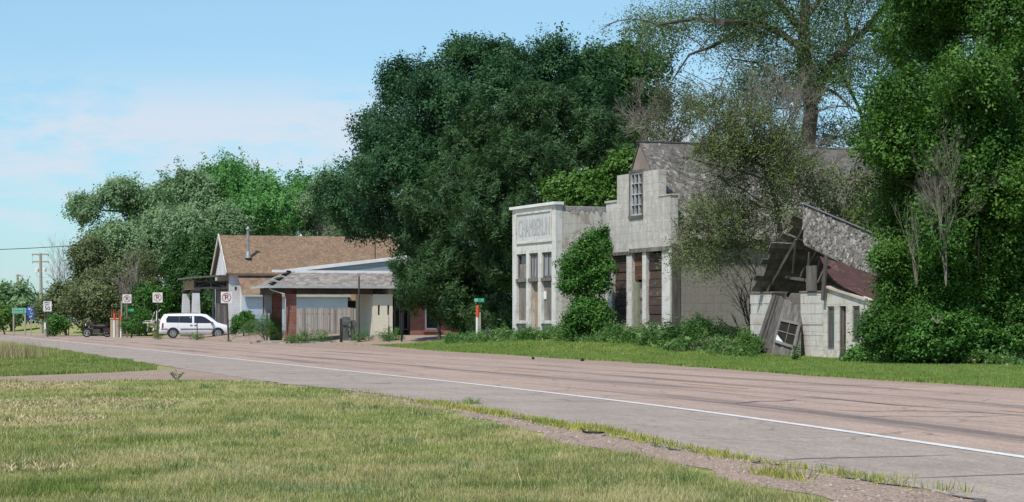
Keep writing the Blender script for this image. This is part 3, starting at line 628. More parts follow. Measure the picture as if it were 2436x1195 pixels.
# elm
el=GP(1925,93); er=thing('elm_tree','tall airy elm with forked dark trunk and open hanging foliage above the old wooden roof','tree',el)
b=MB(); f=Vector(el); Pp=lambda px,py,dy=0:P(px,py,93+dy)-f
stem=[(1925,700,.45),(1918,420,.38),(1922,330,.35),(1930,270,.33),(1925,200,.29),(1912,110,.28),(1915,20,.22),(1920,-80,.16),(1925,-170,.1)]
b.path([Pp(x,y) for x,y,r in stem],[r for *_,r in stem],9,.5)
main=[([(1925,225),(1900,110),(1850,75),(1800,55),(1720,52),(1650,45),(1560,60)],.2),([(1932,250),(1960,180),(2000,125),(2060,70),(2110,10),(2150,-90)],.26),
 ([(1990,140),(2020,210),(2045,260),(2060,330)],.11),([(1945,200),(1985,220),(2030,260),(2070,280)],.08),([(1912,80),(1830,-20),(1740,-90),(1640,-120)],.17),([(2060,70),(2160,80),(2200,100),(2250,130)],.1),([(1918,40),(2000,-60),(2080,-160)],.14),
 ([(1780,55),(1700,110),(1640,130),(1600,190)],.08),([(1915,150),(1860,190),(1800,150),(1740,140)],.08),([(1925,180),(1840,230),(1760,210)],.07),([(2020,100),(2010,30),(2060,-40)],.1),([(1925,-60),(1830,-160),(1750,-230)],.12),([(1925,-60),(2020,-200),(2080,-260)],.1)]
tips=[]
for pts,r in main:
    w=[]
    for k,(x,y) in enumerate(pts): w.append(Pp(x,y,random.uniform(-1.6,1.6)*k/2))
    m=len(w); b.path(w,[r*(1-.8*k/m) for k in range(m)],7,.5)
    for k in range(1,m):
        for j in range(5):
            a=w[k-1].lerp(w[k],random.random()); d=Vector((random.gauss(0,1),random.gauss(0,1),random.gauss(-.1,.6))).normalized(); e=a+d*random.uniform(.9,2.6)
            lp=limb(b,a,e,r*.28*(1-.5*k/m),.015,sag=-.05,n=4,k=4)
            for q in lp[1:]: tips.append(q[:]); tips.append((q+Vector([random.gauss(0,.45) for _ in range(3)]))[:])
            for q in range(2): twigs(b,lp[-2],d+Vector((0,0,-.3)),.6,.018,1,.6,-.1,2)
b.build('trunk',M_bark,er)
tp=np.array(tips); tp=np.concatenate([tp,tp+RNG.normal(0,.5,tp.shape),tp+RNG.normal(0,.8,tp.shape)])
C,RR=lobes_world([(1560,60,90,60),(1660,20,110,70),(1780,0,120,60),(1640,120,90,60),(1860,-60,140,110),(2010,20,120,100),(2110,60,110,90),(2060,-80,140,110),(2180,150,90,90),(2060,190,70,90),(1720,-110,140,100),(1960,-200,180,110),(1780,190,70,50),(2110,260,60,80),(1520,60,40,50),(2200,30,70,60),(1640,60,150,50),(1780,70,130,45),(1990,90,120,60),(2120,130,80,70)],93)
p,out,_=spray_points(C,RR,4600,.35,cut=.0); p=np.concatenate([p,tp+np.array(f[:])]); out=np.concatenate([out,unit(RNG.normal(0,1,tp.shape))])
nz=pnoise(p[:,0],p[:,2],1.1,77); px_=p[:,0]/p[:,1]*F+CX; py_=HY-(p[:,2]-HC)/p[:,1]*F
k=(RNG.random(len(p))<np.clip(.6+1.3*nz,.05,1)); hole=((px_-1960)/95)**2+((py_-275)/70)**2<1; hole|=((px_-1700)/60)**2+((py_-190)/38)**2<.8; k&=~(hole&(RNG.random(len(p))<.85)); p,out=p[k],out[k]
v,t=leaves(p,out,22,1.1,.2,.115,a_out=.3,a_up=-.5,a_rnd=.6,droop=.5,asp=.4,flat=.2)
quads_obj('crown',v-np.array(f[:]),t,LM['elm'],er)
# grey dead brush around the elm and the gable roof
dead_brush('dead_shrub','mass of grey bare twigs left of and above the old gable roof peak',1560,97,[(1530,250),(1560,220),(1600,230),(1640,240),(1520,300),(1580,300),(1650,290),(1610,190),(1690,240)],.06,6,3,.42,.12,root_py=420)
dead_brush('dead_shrub','pale grey bare twigs wrapped around the elm trunk above the old roof',1850,88,[(1800,200),(1850,150),(1880,170),(1900,220),(1780,260),(1860,260),(1950,300),(1820,300)],.05,6,3,.45,.1,root_py=420)
dead_brush('fallen_branches','broken dead branches lying on the old roof below the elm trunk',1900,80.5,[(1860,370),(1990,390),(1850,420),(1960,440),(2040,400),(1890,480)],.075,3,3,.5,0,root_py=430,cat='branches')
T('roof_scrub','olive leafed scrub behind the old gable roof among the grey twigs','bush',1600,94,[(1600,260,50,60),(1660,240,45,50),(1560,290,35,40),(1960,340,50,35),(2010,320,50,30)],LM['olive'],420,24,.9,.22,.10,tr=.06,limbs=False,tw=60,bark=M_deadwood)
# scrub tree in front of the side wall
T('scrub_tree','yellow green drooping scrub tree covering the middle of the old wooden roof','tree',1845,76,
 [(1720,280,75,45),(1800,290,80,50),(1860,320,50,45),(1690,340,55,45),(1640,380,45,30),(1880,390,50,45),(1780,360,80,50),(1840,400,60,60),(1710,430,60,50),(1770,480,70,55),(1700,530,65,40),(1850,500,45,50),(1680,585,45,24),(1760,590,50,32)],LM['scrub'],2900,20,1.0,.17,.085,
 trunk=[(1850,720),(1862,600),(1850,500),(1830,430),(1800,370)],tr=.12,a_up=-.4,a_out=.3,droop=.6,asp=.4,tw=420,shell=.5,bark=M_bark)
dead_brush('climbing_vine','leafless dark vine stems climbing the grey side wall of the gabled shop',1800,78,[(1700,690),(1750,650),(1790,600),(1830,560),(1850,640),(1720,740),(1870,700)],.04,3,3,.4,.1,cat='vine',mat=M_bark,shrink=.72)
T('scrub_bush','soft olive bush overhanging the peak of the collapsed roof from behind','bush',1960,77,[(1940,430,50,28),(1990,450,60,36),(2050,430,50,38),(2080,500,50,44),(2020,520,60,34)],LM['scrub'],700,20,.9,.2,.12,tr=.06,tw=160,bark=M_deadwood,a_up=-.1,droop=.3)
# right side
T('hackberry_tree','large bright leafed tree filling the upper right corner of the view','tree',2330,60,
 [(2200,90,90,80,3),(2290,70,110,100,2),(2400,40,130,120,0),(2130,260,70,60,1),(2220,230,100,80,0),(2340,200,130,110,-2),(2460,180,130,130,-1),(2110,330,70,55,0),(2200,350,100,70,-1),(2330,350,120,90,-2),(2450,360,120,110,-2),(2120,430,60,50,1),(2210,450,80,55,1),(2330,470,90,70,2),(2450,500,100,90,1),(2250,-40,90,70),(2300,550,95,60,-2.5),(2190,545,80,55,0),(2400,570,85,60,-2),(2340,470,80,60,-2.5),(2130,500,50,45,1),(2380,-90,130,100),(2520,-40,130,130)],
 LM['right'],8500,36,1.0,.17,.105,trunk=[(2330,560),(2330,420),(2340,250),(2370,80)],tr=.32,a_up=.5,flat=.7,tw=120)
T('vine_bush','dense rounded green bush swallowing the right end of the collapsed shop','bush',2140,59.5,[(2135,620,50,42),(2190,650,70,60),(2115,690,36,45),(2165,740,70,60),(2250,620,70,60),(2110,800,34,36,-1),(2175,810,75,50,-1),(2240,720,80,70,1)],LM['right'],4600,36,.7,.15,.09,bough=.45,rag=.3,tr=.06,a_up=.5,flat=.7)
T('vine_bush','wide dark green thicket at the right edge of the view behind the verge','bush',2370,58.8,[(2330,610,90,70),(2420,600,90,70),(2470,680,95,95),(2340,700,100,80),(2270,690,60,60),(2290,750,70,60),(2410,770,90,70),(2300,780,70,60),(2490,800,80,60),(2250,530,70,45),(2400,520,80,50)],LM['right'],6000,36,.75,.16,.095,bough=.5,rag=.3,tr=.06,a_up=.4,flat=.7)
T('low_bush','low light green mound of leaves in front of the thicket at right','bush',2260,57.5,[(2240,800,45,28),(2290,795,50,35),(2330,820,45,35),(2210,835,25,22),(2370,835,40,28)],LM['bush'],1100,22,.5,.12,.11,tr=.04,a_up=.4,flat=.9)
T('wall_foot_bush','small dark leafed shrub at the foot of the collapsed shop front, below its right window','bush',2060,61.,[(2062,850,22,12),(2088,838,24,22),(2115,845,28,18)],LM['bush'],420,22,.4,.1,.1,tr=.03)
dead_brush('dead_shrub','tall pale dead shrub with upright twigs in front of the right hand trees',2250,57,[(2215,400),(2262,400),(2245,350)],.02,6,3,.34,.2,root_py=680)
dead_brush('dead_shrub','thin bare whip branches rising out of the bush beside the collapsed roof',2180,57.5,[(2150,460),(2170,440),(2200,520),(2150,540)],.016,4,2,.25,.2,root_py=680)
dead_brush('dead_branch','forked bare twig poking from the bush right of the maroon roof sheet',2230,56.5,[(2200,740),(2235,745),(2260,735)],.018,1,2,.3,.1,root_py=770,cat='branch')
# between the shops
T('climbing_bush','tall leafy green bush growing in the gap between the two old shops','bush',1385,83.5,[(1385,622,28,28),(1402,592,20,18),(1370,675,30,36),(1412,655,32,42),(1395,735,42,44),(1428,760,28,38),(1362,635,16,20),(1372,785,30,24),(1437,585,12,34,2)],LM['bush'],1400,36,.6,.14,.11,bough=.4,tr=.07,a_up=.3,flat=.8)
T('roof_vine','light green leaves showing over the roof parapet of the white shop','bush',1385,98,[(1345,470,38,20),(1400,460,50,26),(1450,440,40,36),(1480,410,28,32)],LM['lime'],700,22,.9,.2,.2,tr=.05,a_up=.6,limbs=False)
# bushes at the station
T('weed_bush','feathery green weed bush in front of the white house beside the meter post','bush',632,119,[(603,784,24,16),(632,785,32,16),(658,789,20,12),(590,780,16,13),(628,772,18,13)],LM['weed'],380,34,.5,.1,.07,bough=.3,tr=.03,a_up=1.2,asp=.3,flat=.2)
T('leafy_bush','dark leafy shrub between the van nose and the house wall','bush',580,140,[(578,768,18,15),(590,758,13,11),(567,779,14,9)],LM['bush'],280,30,.4,.12,.11,bough=.3,tr=.04)
def weed(px,Y,w,h,label,n=80,mat='weed',**k):
    g=GP(px,Y); py=HY-(g.z-HC)/Y*F; return T('weed_clump',label,'weed',px,Y,[(px,py-h*.55,w,h*.62),(px-w*.5,py-h*.35,w*.6,h*.4),(px+w*.5,py-h*.35,w*.6,h*.4)],LM[mat],n,20,.45,.08,.09,tr=.015,a_up=1.,asp=.3,group='weeds in front of the buildings',**k)
weed(700,114,14,12,'low weed clump at the foot of the front brick pillar')
weed(728,116,12,16,'pale weed just right of the front brick pillar')
weed(765,114.5,16,24,'tallest weed in front of the picket fence')
weed(858,112,10,17,'weed growing round the thin bare pole')
weed(545,123,10,7,'weed tuft at the foot of the nearest no parking sign',60)
weed(470,134,9,10,'weed tuft at the foot of the thin rod in front of the van',60)
weed(377,139,8,10,'weed tuft at the foot of the middle no parking sign',60)
weed(930,110,30,9,'low green weeds along the foot of the cream wall',160,'bush')
# strip of ground vines under the shops
def weedstrip(name,label,Y0,Y1,px0,px1,n,hmul=1.,mat='weed',cat='weeds',seed=31):
    px=RNG.uniform(px0,px1,n); f=RNG.uniform(0,1,n); Y=np.interp(px,[px0,px1],Y0)*(1-f)+np.interp(px,[px0,px1],Y1)*f; X=(px-CX)/F*Y; Z=zg(X,Y)
    nn_=pnoise(X,Y,2.6,seed); hh=(.08+.6*np.clip(nn_+.15,0,1))*hmul; kp=RNG.random(n)<np.clip(.65+1.4*nn_,.12,1); X,Y,Z,hh=X[kp],Y[kp],Z[kp],hh[kp]; n=len(X); base=np.stack([X,Y,Z+hh*RNG.uniform(.1,1.25,n)],1)
    v1,t1=leaves(base[::2],unit(RNG.normal(0,1,(len(base[::2]),3))+np.array([0,0,.6])),13,.3,.08,.11,asp=.6,a_up=.6); v2,t2=leaves(base[1::2],unit(RNG.normal(0,1,(len(base[1::2]),3))+np.array([0,0,.6])),16,.45,.05,.10,asp=.22,a_up=1.4,flat=.1); v=np.concatenate([v1,v2]); t=np.concatenate([t1,t2]); tag(quads_obj(name,v,t,LM[mat],None),label,cat,kind='stuff')
weedstrip('ground_vines','leafy ground weeds in front of the white shop and the street name post',(96,87),(101,89.5),1060,1330,2300,.9)
weedstrip('ground_vines','rank green weeds along the foot of the gabled shop front',(84,74),(90,79.5),1325,1600,2600,1.15)
weedstrip('ground_vines','low weeds and dry stalks below the grey side wall',(74,68.5),(78,72.5),1560,1800,1100,.8)
weedstrip('ground_vines','low weeds along the foot of the thicket at right',(61,55),(63,57.5),2000,2480,1300,.45)
# big leafed plants
def bigleaf(px,Y,h,n,label,spread=.35,size=.2):
    g=GP(px,Y); root=thing('broadleaf_plant',label,'plant',g,0,'broad leafed plants'); b=MB()
    V=[];Tt=[]
    for k in range(n):
        a=random.uniform(0,6.28); rr=random.uniform(.1,1)*spread; e=Vector((math.cos(a)*rr,math.sin(a)*rr*.7,h*random.uniform(.55,1.)))
        pts=limb(b,Vector((math.cos(a)*.06,math.sin(a)*.06,0)),e,.012,.005,n=4,k=4)
        for q in pts[1:]:
            for _ in range(3):
                aa=random.uniform(0,6.28); d=Vector((math.cos(aa),math.sin(aa),random.uniform(-.35,.25))).normalized(); s=size*random.uniform(.6,1.2); w=d.cross(Vector((0,0,1))).normalized()*s*.42; o=q+d*.04
                V.append([o[:],(o+d*s*.45+w+Vector((0,0,.02)))[:],(o+d*s)[:],(o+d*s*.45-w+Vector((0,0,.02)))[:]]); Tt.append(random.random())
    b.build('stems',LM['weed'],root); quads_obj('leaves',np.array(V),np.array(Tt),LM['bush'],root)
bigleaf(1600,77,1.15,16,'tallest broad leafed plant, at the corner of the gabled shop',.55,.22)
bigleaf(1640,75.5,.8,14,'broad leafed plant beside the earth mound, right of the tallest one',.5,.2)
bigleaf(1588,76,.75,10,'broad leafed plant touching the white corner of the gabled shop',.3,.18)
bigleaf(1500,80,.5,8,'low pale leafed plant in front of the gabled shop door',.45,.16)
bigleaf(1455,82,.45,8,'low pale leafed plant left of the gabled shop door',.45,.16)
bigleaf(1892,63.6,.5,7,'small leafy plant at the lower right corner of the leaning wooden panel',.18,.13)
T('weed_bush','soft green bush at the foot of the grey side wall','bush',1690,77,[(1690,797,42,24),(1725,805,32,20),(1752,815,22,20),(1655,808,24,18)],LM['weed'],800,26,.5,.12,.1,tr=.03,a_up=.9,asp=.3)
T('weed_bush','yellow green bush just left of the collapsed shop pier','bush',1775,71.5,[(1775,825,25,20),(1795,840,18,15)],LM['lime'],330,24,.4,.1,.09,tr=.03,a_up=.9,asp=.35)
# mound of bare earth
m=MB(); g=GP(1705,74); n=14; vs=[];fs=[]
for j in range(6):
    for i in range(n):
        a=2*math.pi*i/n; r=(j/5); vs.append((math.cos(a)*r*1.6*(1+.12*math.sin(3*a)),math.sin(a)*r*.9,.42*(1-r*r)*(1+.2*math.sin(2*a+j))-.03))
for j in range(5):
    for i in range(n): fs.append((j*n+i,j*n+(i+1)%n,(j+1)*n+(i+1)%n,(j+1)*n+i))
m.add(vs,fs,.5); o=m.build('earth_mound',pm('bare_earth',(.25,.2,.16),(.17,.14,.11),4,bump=.8),None,smooth=True); o.location=g; struct(o)

g=P(420,905,42.8); r=thing('lawn_weed','single leafy weed standing up at the far edge of the lawn by the side road','weed',(g.x,42.8,0)); b=MB(); V=[];Tt=[]
for k in range(9):
    a=k*.7; e=Vector((math.cos(a)*.14,math.sin(a)*.1,random.uniform(.08,.2))); b.tube((0,0,0),e,.006,.003,4)
    for j in range(5):
        q=e*random.uniform(.5,1.05); d=Vector((random.gauss(0,1),random.gauss(0,1),.3)).normalized()*.09; w_=Vector((-d.y,d.x,0))*.3; V.append([q[:],(q+d*.5+w_)[:],(q+d)[:],(q+d*.5-w_)[:]]); Tt.append(random.random())
b.build('stems',LM['weed'],r); quads_obj('leaves',np.array(V),np.array(Tt),LM['lime'],r)
# ---------------------------------------------------------------- buildings
class Frame:
    """a building's own axes: x along its front, y into it; hit() measures where a sight line meets a plane of it"""
    def __init__(s,x,y,z,rot): s.o=Vector((x,y,z)); s.r=rot; s.M=Matrix.Rotation(-rot,3,'Z')
    def hit(s,px,py,ax=1,val=0.):
        e=s.M@(Vector((0,0,HC))-s.o); d=s.M@Vector(((px-CX)/F,1,-(py-HY)/F)); t=(val-e[ax])/d[ax]; return e+d*t
    def x(s,px,val=0.): return s.hit(px,765,1,val).x
    def z(s,px,py,val=0.): return s.hit(px,py,1,val).z
M_glass=NT('dark_glass').fin((.015,.018,.02),.08,spec=.6)
M_dark=pm('shade_black',(.02,.018,.016),(.03,.026,.022),2,rough=.95)  # near-black colour standing in for the shade of unlit interiors
M_whiteblk=blockmat('whitewashed_block',(.70,.69,.66),(.60,.585,.55),(.44,.42,.38),.8,.3,.018,(.42,.38,.32),.5,.5,c3=(.52,.49,.44))
M_whiteside=blockmat('peeling_block',(.66,.635,.59),(.50,.46,.40),(.33,.30,.26),.9,.42,.03,(.25,.22,.18),.6,.6,c3=(.40,.33,.26),lo=.42,hi=.56)
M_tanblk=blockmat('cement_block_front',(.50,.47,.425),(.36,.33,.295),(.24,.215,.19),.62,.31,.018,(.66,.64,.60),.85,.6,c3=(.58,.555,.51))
M_greyblk=blockmat('cement_block_side',(.30,.272,.235),(.215,.195,.17),(.12,.11,.10),.62,.31,.018,(.33,.31,.285),.5,.5)  # darker than the front: tree shade put into the block colour
M_pier=blockmat('pier_block',(.64,.62,.575),(.48,.445,.395),(.32,.29,.25),.5,.3,.022,(.38,.35,.31),.55,.7,c3=(.46,.41,.34))
M_whitetrim=pm('old_white_paint',(.68,.665,.62),(.52,.48,.42),2.2,(1,1,.5),rough=.8,grain=.12,c3=(.36,.31,.26),s3=1.)
M_greywood=pm('weathered_wood',(.21,.195,.18),(.12,.105,.095),1.6,(4,4,.5),rough=.95,bump=.6,tint=.35,bscale=18)
M_ply=pm('weathered_plywood',(.30,.275,.24),(.20,.175,.15),2.2,(1,1,.4),rough=.95,tint=.2,grain=.35,c3=(.38,.29,.19))
M_osb=pm('bare_plywood',(.42,.30,.19),(.33,.22,.13),2.5,rough=.9,grain=.25)
M_redboard=pm('charred_red_boards',(.07,.055,.045),(.105,.06,.05),1.5,(.7,1,2.5),rough=.9,tint=.45,bump=.5,c3=(.19,.16,.13),s3=1.6)
M_curtain=pm('faded_curtain',(.34,.36,.37),(.22,.24,.25),3,(6,6,.5),rough=.9)
M_brick=blockmat('brown_brick',(.27,.10,.07),(.16,.065,.05),(.50,.43,.37),.21,.078,.016,(.14,.09,.07),.3,.4)
M_cream=blockmat('cream_block',(.70,.66,.53),(.66,.62,.50),(.52,.48,.39),.42,.2,.012,(.5,.45,.36),.25,.2)
M_siding=NT('x')  # replaced below
def sidingmat(name,c,pitch=.13,dirt=(.45,.43,.42)):
    t=NT(name); tc=t.new('ShaderNodeTexCoord'); sp=t.new('ShaderNodeSeparateXYZ'); t.L(tc.outputs['UV'],sp.inputs[0])
    fr=t.math('FRACT',t.math('DIVIDE',sp.outputs['Y'],pitch)); ln=t.ramp(fr,[(0.,1.),(.1,0.),(1.,0.)])
    col=t.mix(t.ramp(t.noise(tc.outputs['Object'],.8,6,.6),[(.4,0.),(.75,1.)]),c,dirt); col=t.mix(t.math('MULTIPLY',ln,.55),col,tuple(x*.35 for x in c))
    return t.fin(col,.6,fr,.5,.03,0,.3)
bpy.data.materials.remove(M_siding.m)
M_siding=sidingmat('white_lap_siding',(.66,.66,.68),.22); M_bluesiding=sidingmat('pale_blue_siding',(.46,.55,.63),.2,(.40,.47,.54)); M_bluepanel=sidingmat('grey_blue_panel_siding',(.30,.36,.40),.28,(.25,.3,.33))
M_shakeold=pm('old_wood_shingle',(.40,.37,.335),(.22,.20,.18),5,rough=.95,tint=.6,bump=.6,grain=.3)
M_shakedark=pm('mossy_wood_shingle',(.31,.29,.255),(.15,.14,.12),5,rough=.95,tint=.65,bump=.6,grain=.3)
M_shakegas=pm('grey_composition_shingle',(.32,.285,.265),(.25,.225,.21),4,rough=.95,tint=.35,grain=.2)
M_brownroof=pm('brown_asphalt_shingle',(.28,.19,.125),(.24,.16,.108),1.2,rough=.95,tint=.28,grain=.3,bscale=14)
M_maroon=pm('maroon_asphalt_sheet',(.095,.045,.04),(.07,.04,.038),2,rough=.95,c3=(.16,.115,.10),s3=1.2)
M_whitefascia=pm('white_fascia_paint',(.80,.80,.80),(.70,.70,.69),1.5,rough=.6,grain=.06)
M_gutter=pm('galvanised_gutter',(.50,.56,.52),(.42,.46,.43),2,rough=.5,metal=.2)
M_galv=pm('galvanised_steel',(.42,.43,.43),(.3,.31,.31),3,rough=.45,metal=.6)
M_black=pm('black_paint',(.02,.02,.02),(.03,.03,.03),3,rough=.5)
M_letter=pm('faded_letter_paint',(.37,.37,.37),(.46,.455,.45),4,(2,1,1),rough=.9,c3=(.60,.595,.575),s3=1.1,lo=.35,hi=.55)
M_signpanel=pm('sign_field_paint',(.52,.52,.52),(.62,.61,.58),2.2,(1,1,.4),rough=.85,c3=(.44,.42,.39),s3=1.4)
M_darkmetal=pm('dark_metal',(.055,.055,.05),(.09,.075,.06),6,rough=.6,metal=.3)

# ---- white painted shop with the painted name panel
A=XY(1322,90.2); fr=Frame(XY(1219,94.8),94.8,.43,math.atan2(90.2-94.8,A-XY(1219,94.8))); W=math.hypot(A-fr.o.x,90.2-94.8); B1=fr
sh=thing('old_shop','white painted flat topped shop with a faded name panel and three tall boarded openings','shop',fr.o,fr.r)
X=lambda px:fr.x(px); Zf=lambda py,px=1300:fr.z(px,py)
zt=Zf(487,1320); zo=Zf(600,1300); zsill=Zf(768,1300); ztr=Zf(662,1300)
o1,o2,o3=(X(1228.5),X(1251.5)),(X(1258),X(1279.5)),(X(1288),X(1312))
pa=(X(1231),X(1312),Zf(571,1300),Zf(504,1300))
m=MB(); m.wall(0,W,-.5,zt,[(*o1,-.4,zo),(*o2,-.4,zo),(*o3,-.4,zo)],0,.3)
m.build('front_wall',M_whiteblk,sh,'whitewashed front wall with pilasters')
m=MB(); m.box(pa[0],pa[1],-.015,-.003,pa[2],pa[3]); sp_=m.build('sign_panel',M_signpanel,sh)
m=MB()
for a,b,c,d in((pa[0]-.07,pa[1]+.07,pa[3],pa[3]+.08),(pa[0]-.07,pa[1]+.07,pa[2]-.08,pa[2]),(pa[0]-.07,pa[0],pa[2],pa[3]),(pa[1],pa[1]+.07,pa[2],pa[3])): m.box(a,b,-.06,-.001,c,d)
m.build('panel_frame',M_whitetrim,sp_)
m=MB(); add_text(m,'CHAMBERLIN',1.,(pa[0]+pa[1])/2,-.024,(pa[2]+pa[3])/2,.60,True)
vv=np.array(m.v); h=vv[:,2].max()-vv[:,2].min(); w=vv[:,0].max()-vv[:,0].min(); cz=(pa[2]+pa[3])/2; cx=(pa[0]+pa[1])/2
m.v=[((x-vv[:,0].mean())*1.,y,z) for x,y,z in m.v]; vx=np.array([p[0] for p in m.v]); mid=(vx.max()+vx.min())/2; mz=(vv[:,2].max()+vv[:,2].min())/2
m.v=[(cx+(x-mid)*(pa[1]-pa[0])*.92/w,y,cz+(z-mz)*.62*(pa[3]-pa[2])/h) for x,y,z in m.v]
m.build('lettering',M_letter,sp_,'faded grey name lettering')
m=MB(); m.box(-.1,W+.1,-.12,.34,zt,zt+.12); m.build('coping',M_whitefascia,sh)
m=MB(); zp=Zf(487,1322)-.06
L1=9.5
zp=fr.hit(1380,491,0,W).z
m=MB(); m.wall(.302,L1,-.5,zp,[],0,.25); m.v=[(W-.26+q[1]+.2506*0,q[0],q[2]) for q in m.v]; m.build('side_wall',M_whiteside,sh,'peeling whitewashed side wall')
m=MB(); m.box(.0,.25,.302,L1,-.5,zp); m.box(.252,W-.262,L1-.25,L1,-.5,zp); m.build('rear_wall',M_whiteside,sh)
m=MB(); m.box(.25,W-.26,.3,L1-.26,zp-.5,zp-.4); m.build('roof',M_dark,sh)
# crumbling dark top course on the side parapet
m=MB()
jg=[(.35+k*.11,zp-random.choice((.10,.16,.3,.22,.4))*random.uniform(.7,1.1)) for k in range(82)]
for k in range(81):
    (ya,za_),(yb,zb_)=jg[k],jg[k+1]; m.add([(W+.004,ya,za_),(W+.004,yb,zb_),(W+.004,yb,zp-.02),(W+.004,ya,zp-.02)],[(0,1,2,3)],.5)
vv_=[];
for (ya,za_) in jg: vv_+=[(W+.006,ya,za_),(W+.006,ya,zp-.02)]
m=MB(); m.add(vv_,[(2*k,2*k+2,2*k+3,2*k+1) for k in range(81)],.5)
m.build('parapet_crumble',pm('crumbled_mortar',(.30,.28,.26),(.42,.40,.37),5,grain=.4),sh)
a=fr.hit(1380,590,0,W+.01); b_=fr.hit(1440,551,0,W+.01)
m=MB(); m.beam(Vector(a)-Vector((0,.9,.58)),b_,.03,.1); m.build('old_roof_line',M_greywood,sh)
pan=fr.hit(1445,765,0,W+.004).y
m=MB()
# windows
def boards(name,x0,x1,z0,z1,mat,n,y=.12,vert=True,th=.03,gap=.008,lab=None):
    mm=MB()
    for k in range(n):
        if vert: a=x0+(x1-x0)*k/n; b=x0+(x1-x0)*(k+1)/n-gap; mm.box(a,b,y+random.uniform(0,.012),y+th,z0,z1+random.uniform(-.02,0))
        else: a=z0+(z1-z0)*k/n; b=z0+(z1-z0)*(k+1)/n-gap; mm.box(x0,x1,y+random.uniform(0,.02),y+th+.02,a,b)
    return mm.build(name,mat,sh_cur,lab)
sh_cur=sh
def frame_mb(x0,x1,z0,z1,w,y0,y1,mull=0,rails=0):
    mm=MB(); mm.box(x0,x1,y0,y1,z1-w,z1); mm.box(x0,x1,y0,y1,z0,z0+w); mm.box(x0,x0+w,y0,y1,z0+w,z1-w); mm.box(x1-w,x1,y0,y1,z0+w,z1-w)
    for k in range(mull): c=x0+(x1-x0)*(k+1)/(mull+1); mm.box(c-w*.3,c+w*.3,y0+.005,y1-.005,z0+w,z1-w)
    for k in range(rails): c=z0+(z1-z0)*(k+1)/(rails+1); mm.box(x0+w,x1-w,y0+.007,y1-.007,c-w*.3,c+w*.3)
    return mm
for i,o in enumerate((o1,o2,o3)):
    w=frame_mb(o[0],o[1],ztr+.02,zo,.09,.08,.16,(0,2,1)[i]).build('window',M_greywood,sh)
    if i==0:
        m=MB(); m.box(o[0]+.09,o[1]-.09,.13,.15,ztr+.11,zo-.45); m.build('board',M_ply,w); m=MB(); m.box(o[0]+.09,o[1]-.09,.14,.15,zo-.45,zo-.09); m.build('pane',M_glass,w)
    else:
        m=MB(); m.box(o[0]+.09,o[1]-.09,.125,.135,ztr+.11,zo-.09); m.build('pane',M_curtain,w,'faded curtained glass')
    m=MB(); m.box(o[0]-.04,o[1]+.04,-.03,.18,ztr-.12,ztr+.018); m.build('lintel',M_greywood,sh)
    if i!=1:
        boards('boarding',o[0],o[1],zsill+.1,ztr-.12,M_ply,2,lab=('grey peeling plywood' if i==0 else 'brown plywood'))
        m=MB(); m.box(o[0]-.0,o[1],-.06,.2,zsill-.04,zsill+.1); m.build('sill',M_whitetrim,sh)
        boards('kick_panel',o[0],o[1],-.4,zsill-.042,M_whitetrim,6)
    else:
        m=MB(); m.box(o[0]+.18,o[1],.22,.26,.15,ztr-.13); m.build('door',M_osb,sh,'bare plywood over the recessed door')
        m=MB(); m.box(o[0],o[0]+.178,.03,.28,.0,ztr-.13); m.box(o[0],o[1],.0,.3,-.4,.12); m.build('door_frame',M_whitetrim,sh)
m=MB(); zz=Zf(700,1294); m.box(o3[0]+.03,o3[0]+.3,.09,.118,Zf(712,1290),Zf(693,1290)); m.build('notice',M_whitefascia,sh,'small paper notice')
m=MB(); m.box(.3,W-.3,.32,.36,-.4,zo+.2); m.build('interior_shade',M_dark,sh)  # near-black sheet painted in as the shade behind the openings

# ---- gabled shop with stepped front
LX,LY=XY(1442,85.6),85.6; RX,RY=XY(1595,80.0),80.0
fr=Frame(LX,LY,.38,math.atan2(RY-LY,RX-LX)); W=math.hypot(RX-LX,RY-LY); L2=10.5
sh=thing('gabled_shop','tall grey cement block shop with a stepped false front, upstairs window and old wooden roof','shop',fr.o,fr.r); sh_cur=sh
X=lambda px:fr.x(px); Zf=lambda py,px=1520:fr.z(px,py)
z1=fr.z(1590,465); z2=fr.z(1560,404); xs1,xs2=X(1468),X(1567)
zh=fr.z(1576,597); zsill=fr.z(1520,770); ztop=fr.z(1520,665)
wo=[(X(1457),X(1491)),(X(1503),X(1528.5)),(X(1537.5),X(1575))]; up=(X(1500),X(1528),fr.z(1514,513),fr.z(1514,411))
m=MB(); hs=[(wo[0][0],wo[0][1],zsill,zh),(wo[2][0],wo[2][1],zsill,zh),(wo[1][0],wo[1][1],.12,zh),up]
m.wall(0,W,-.6,z1,[hs[0],hs[1],hs[2],(up[0],up[1],up[2],z1)],0,.32)
m.wall(xs1,xs2,z1,z2,[(up[0],up[1],z1,up[3])],0,.32)
# remove the seam face by keeping both pieces flush
m.build('front_wall',M_tanblk,sh,'stepped cement block false front')
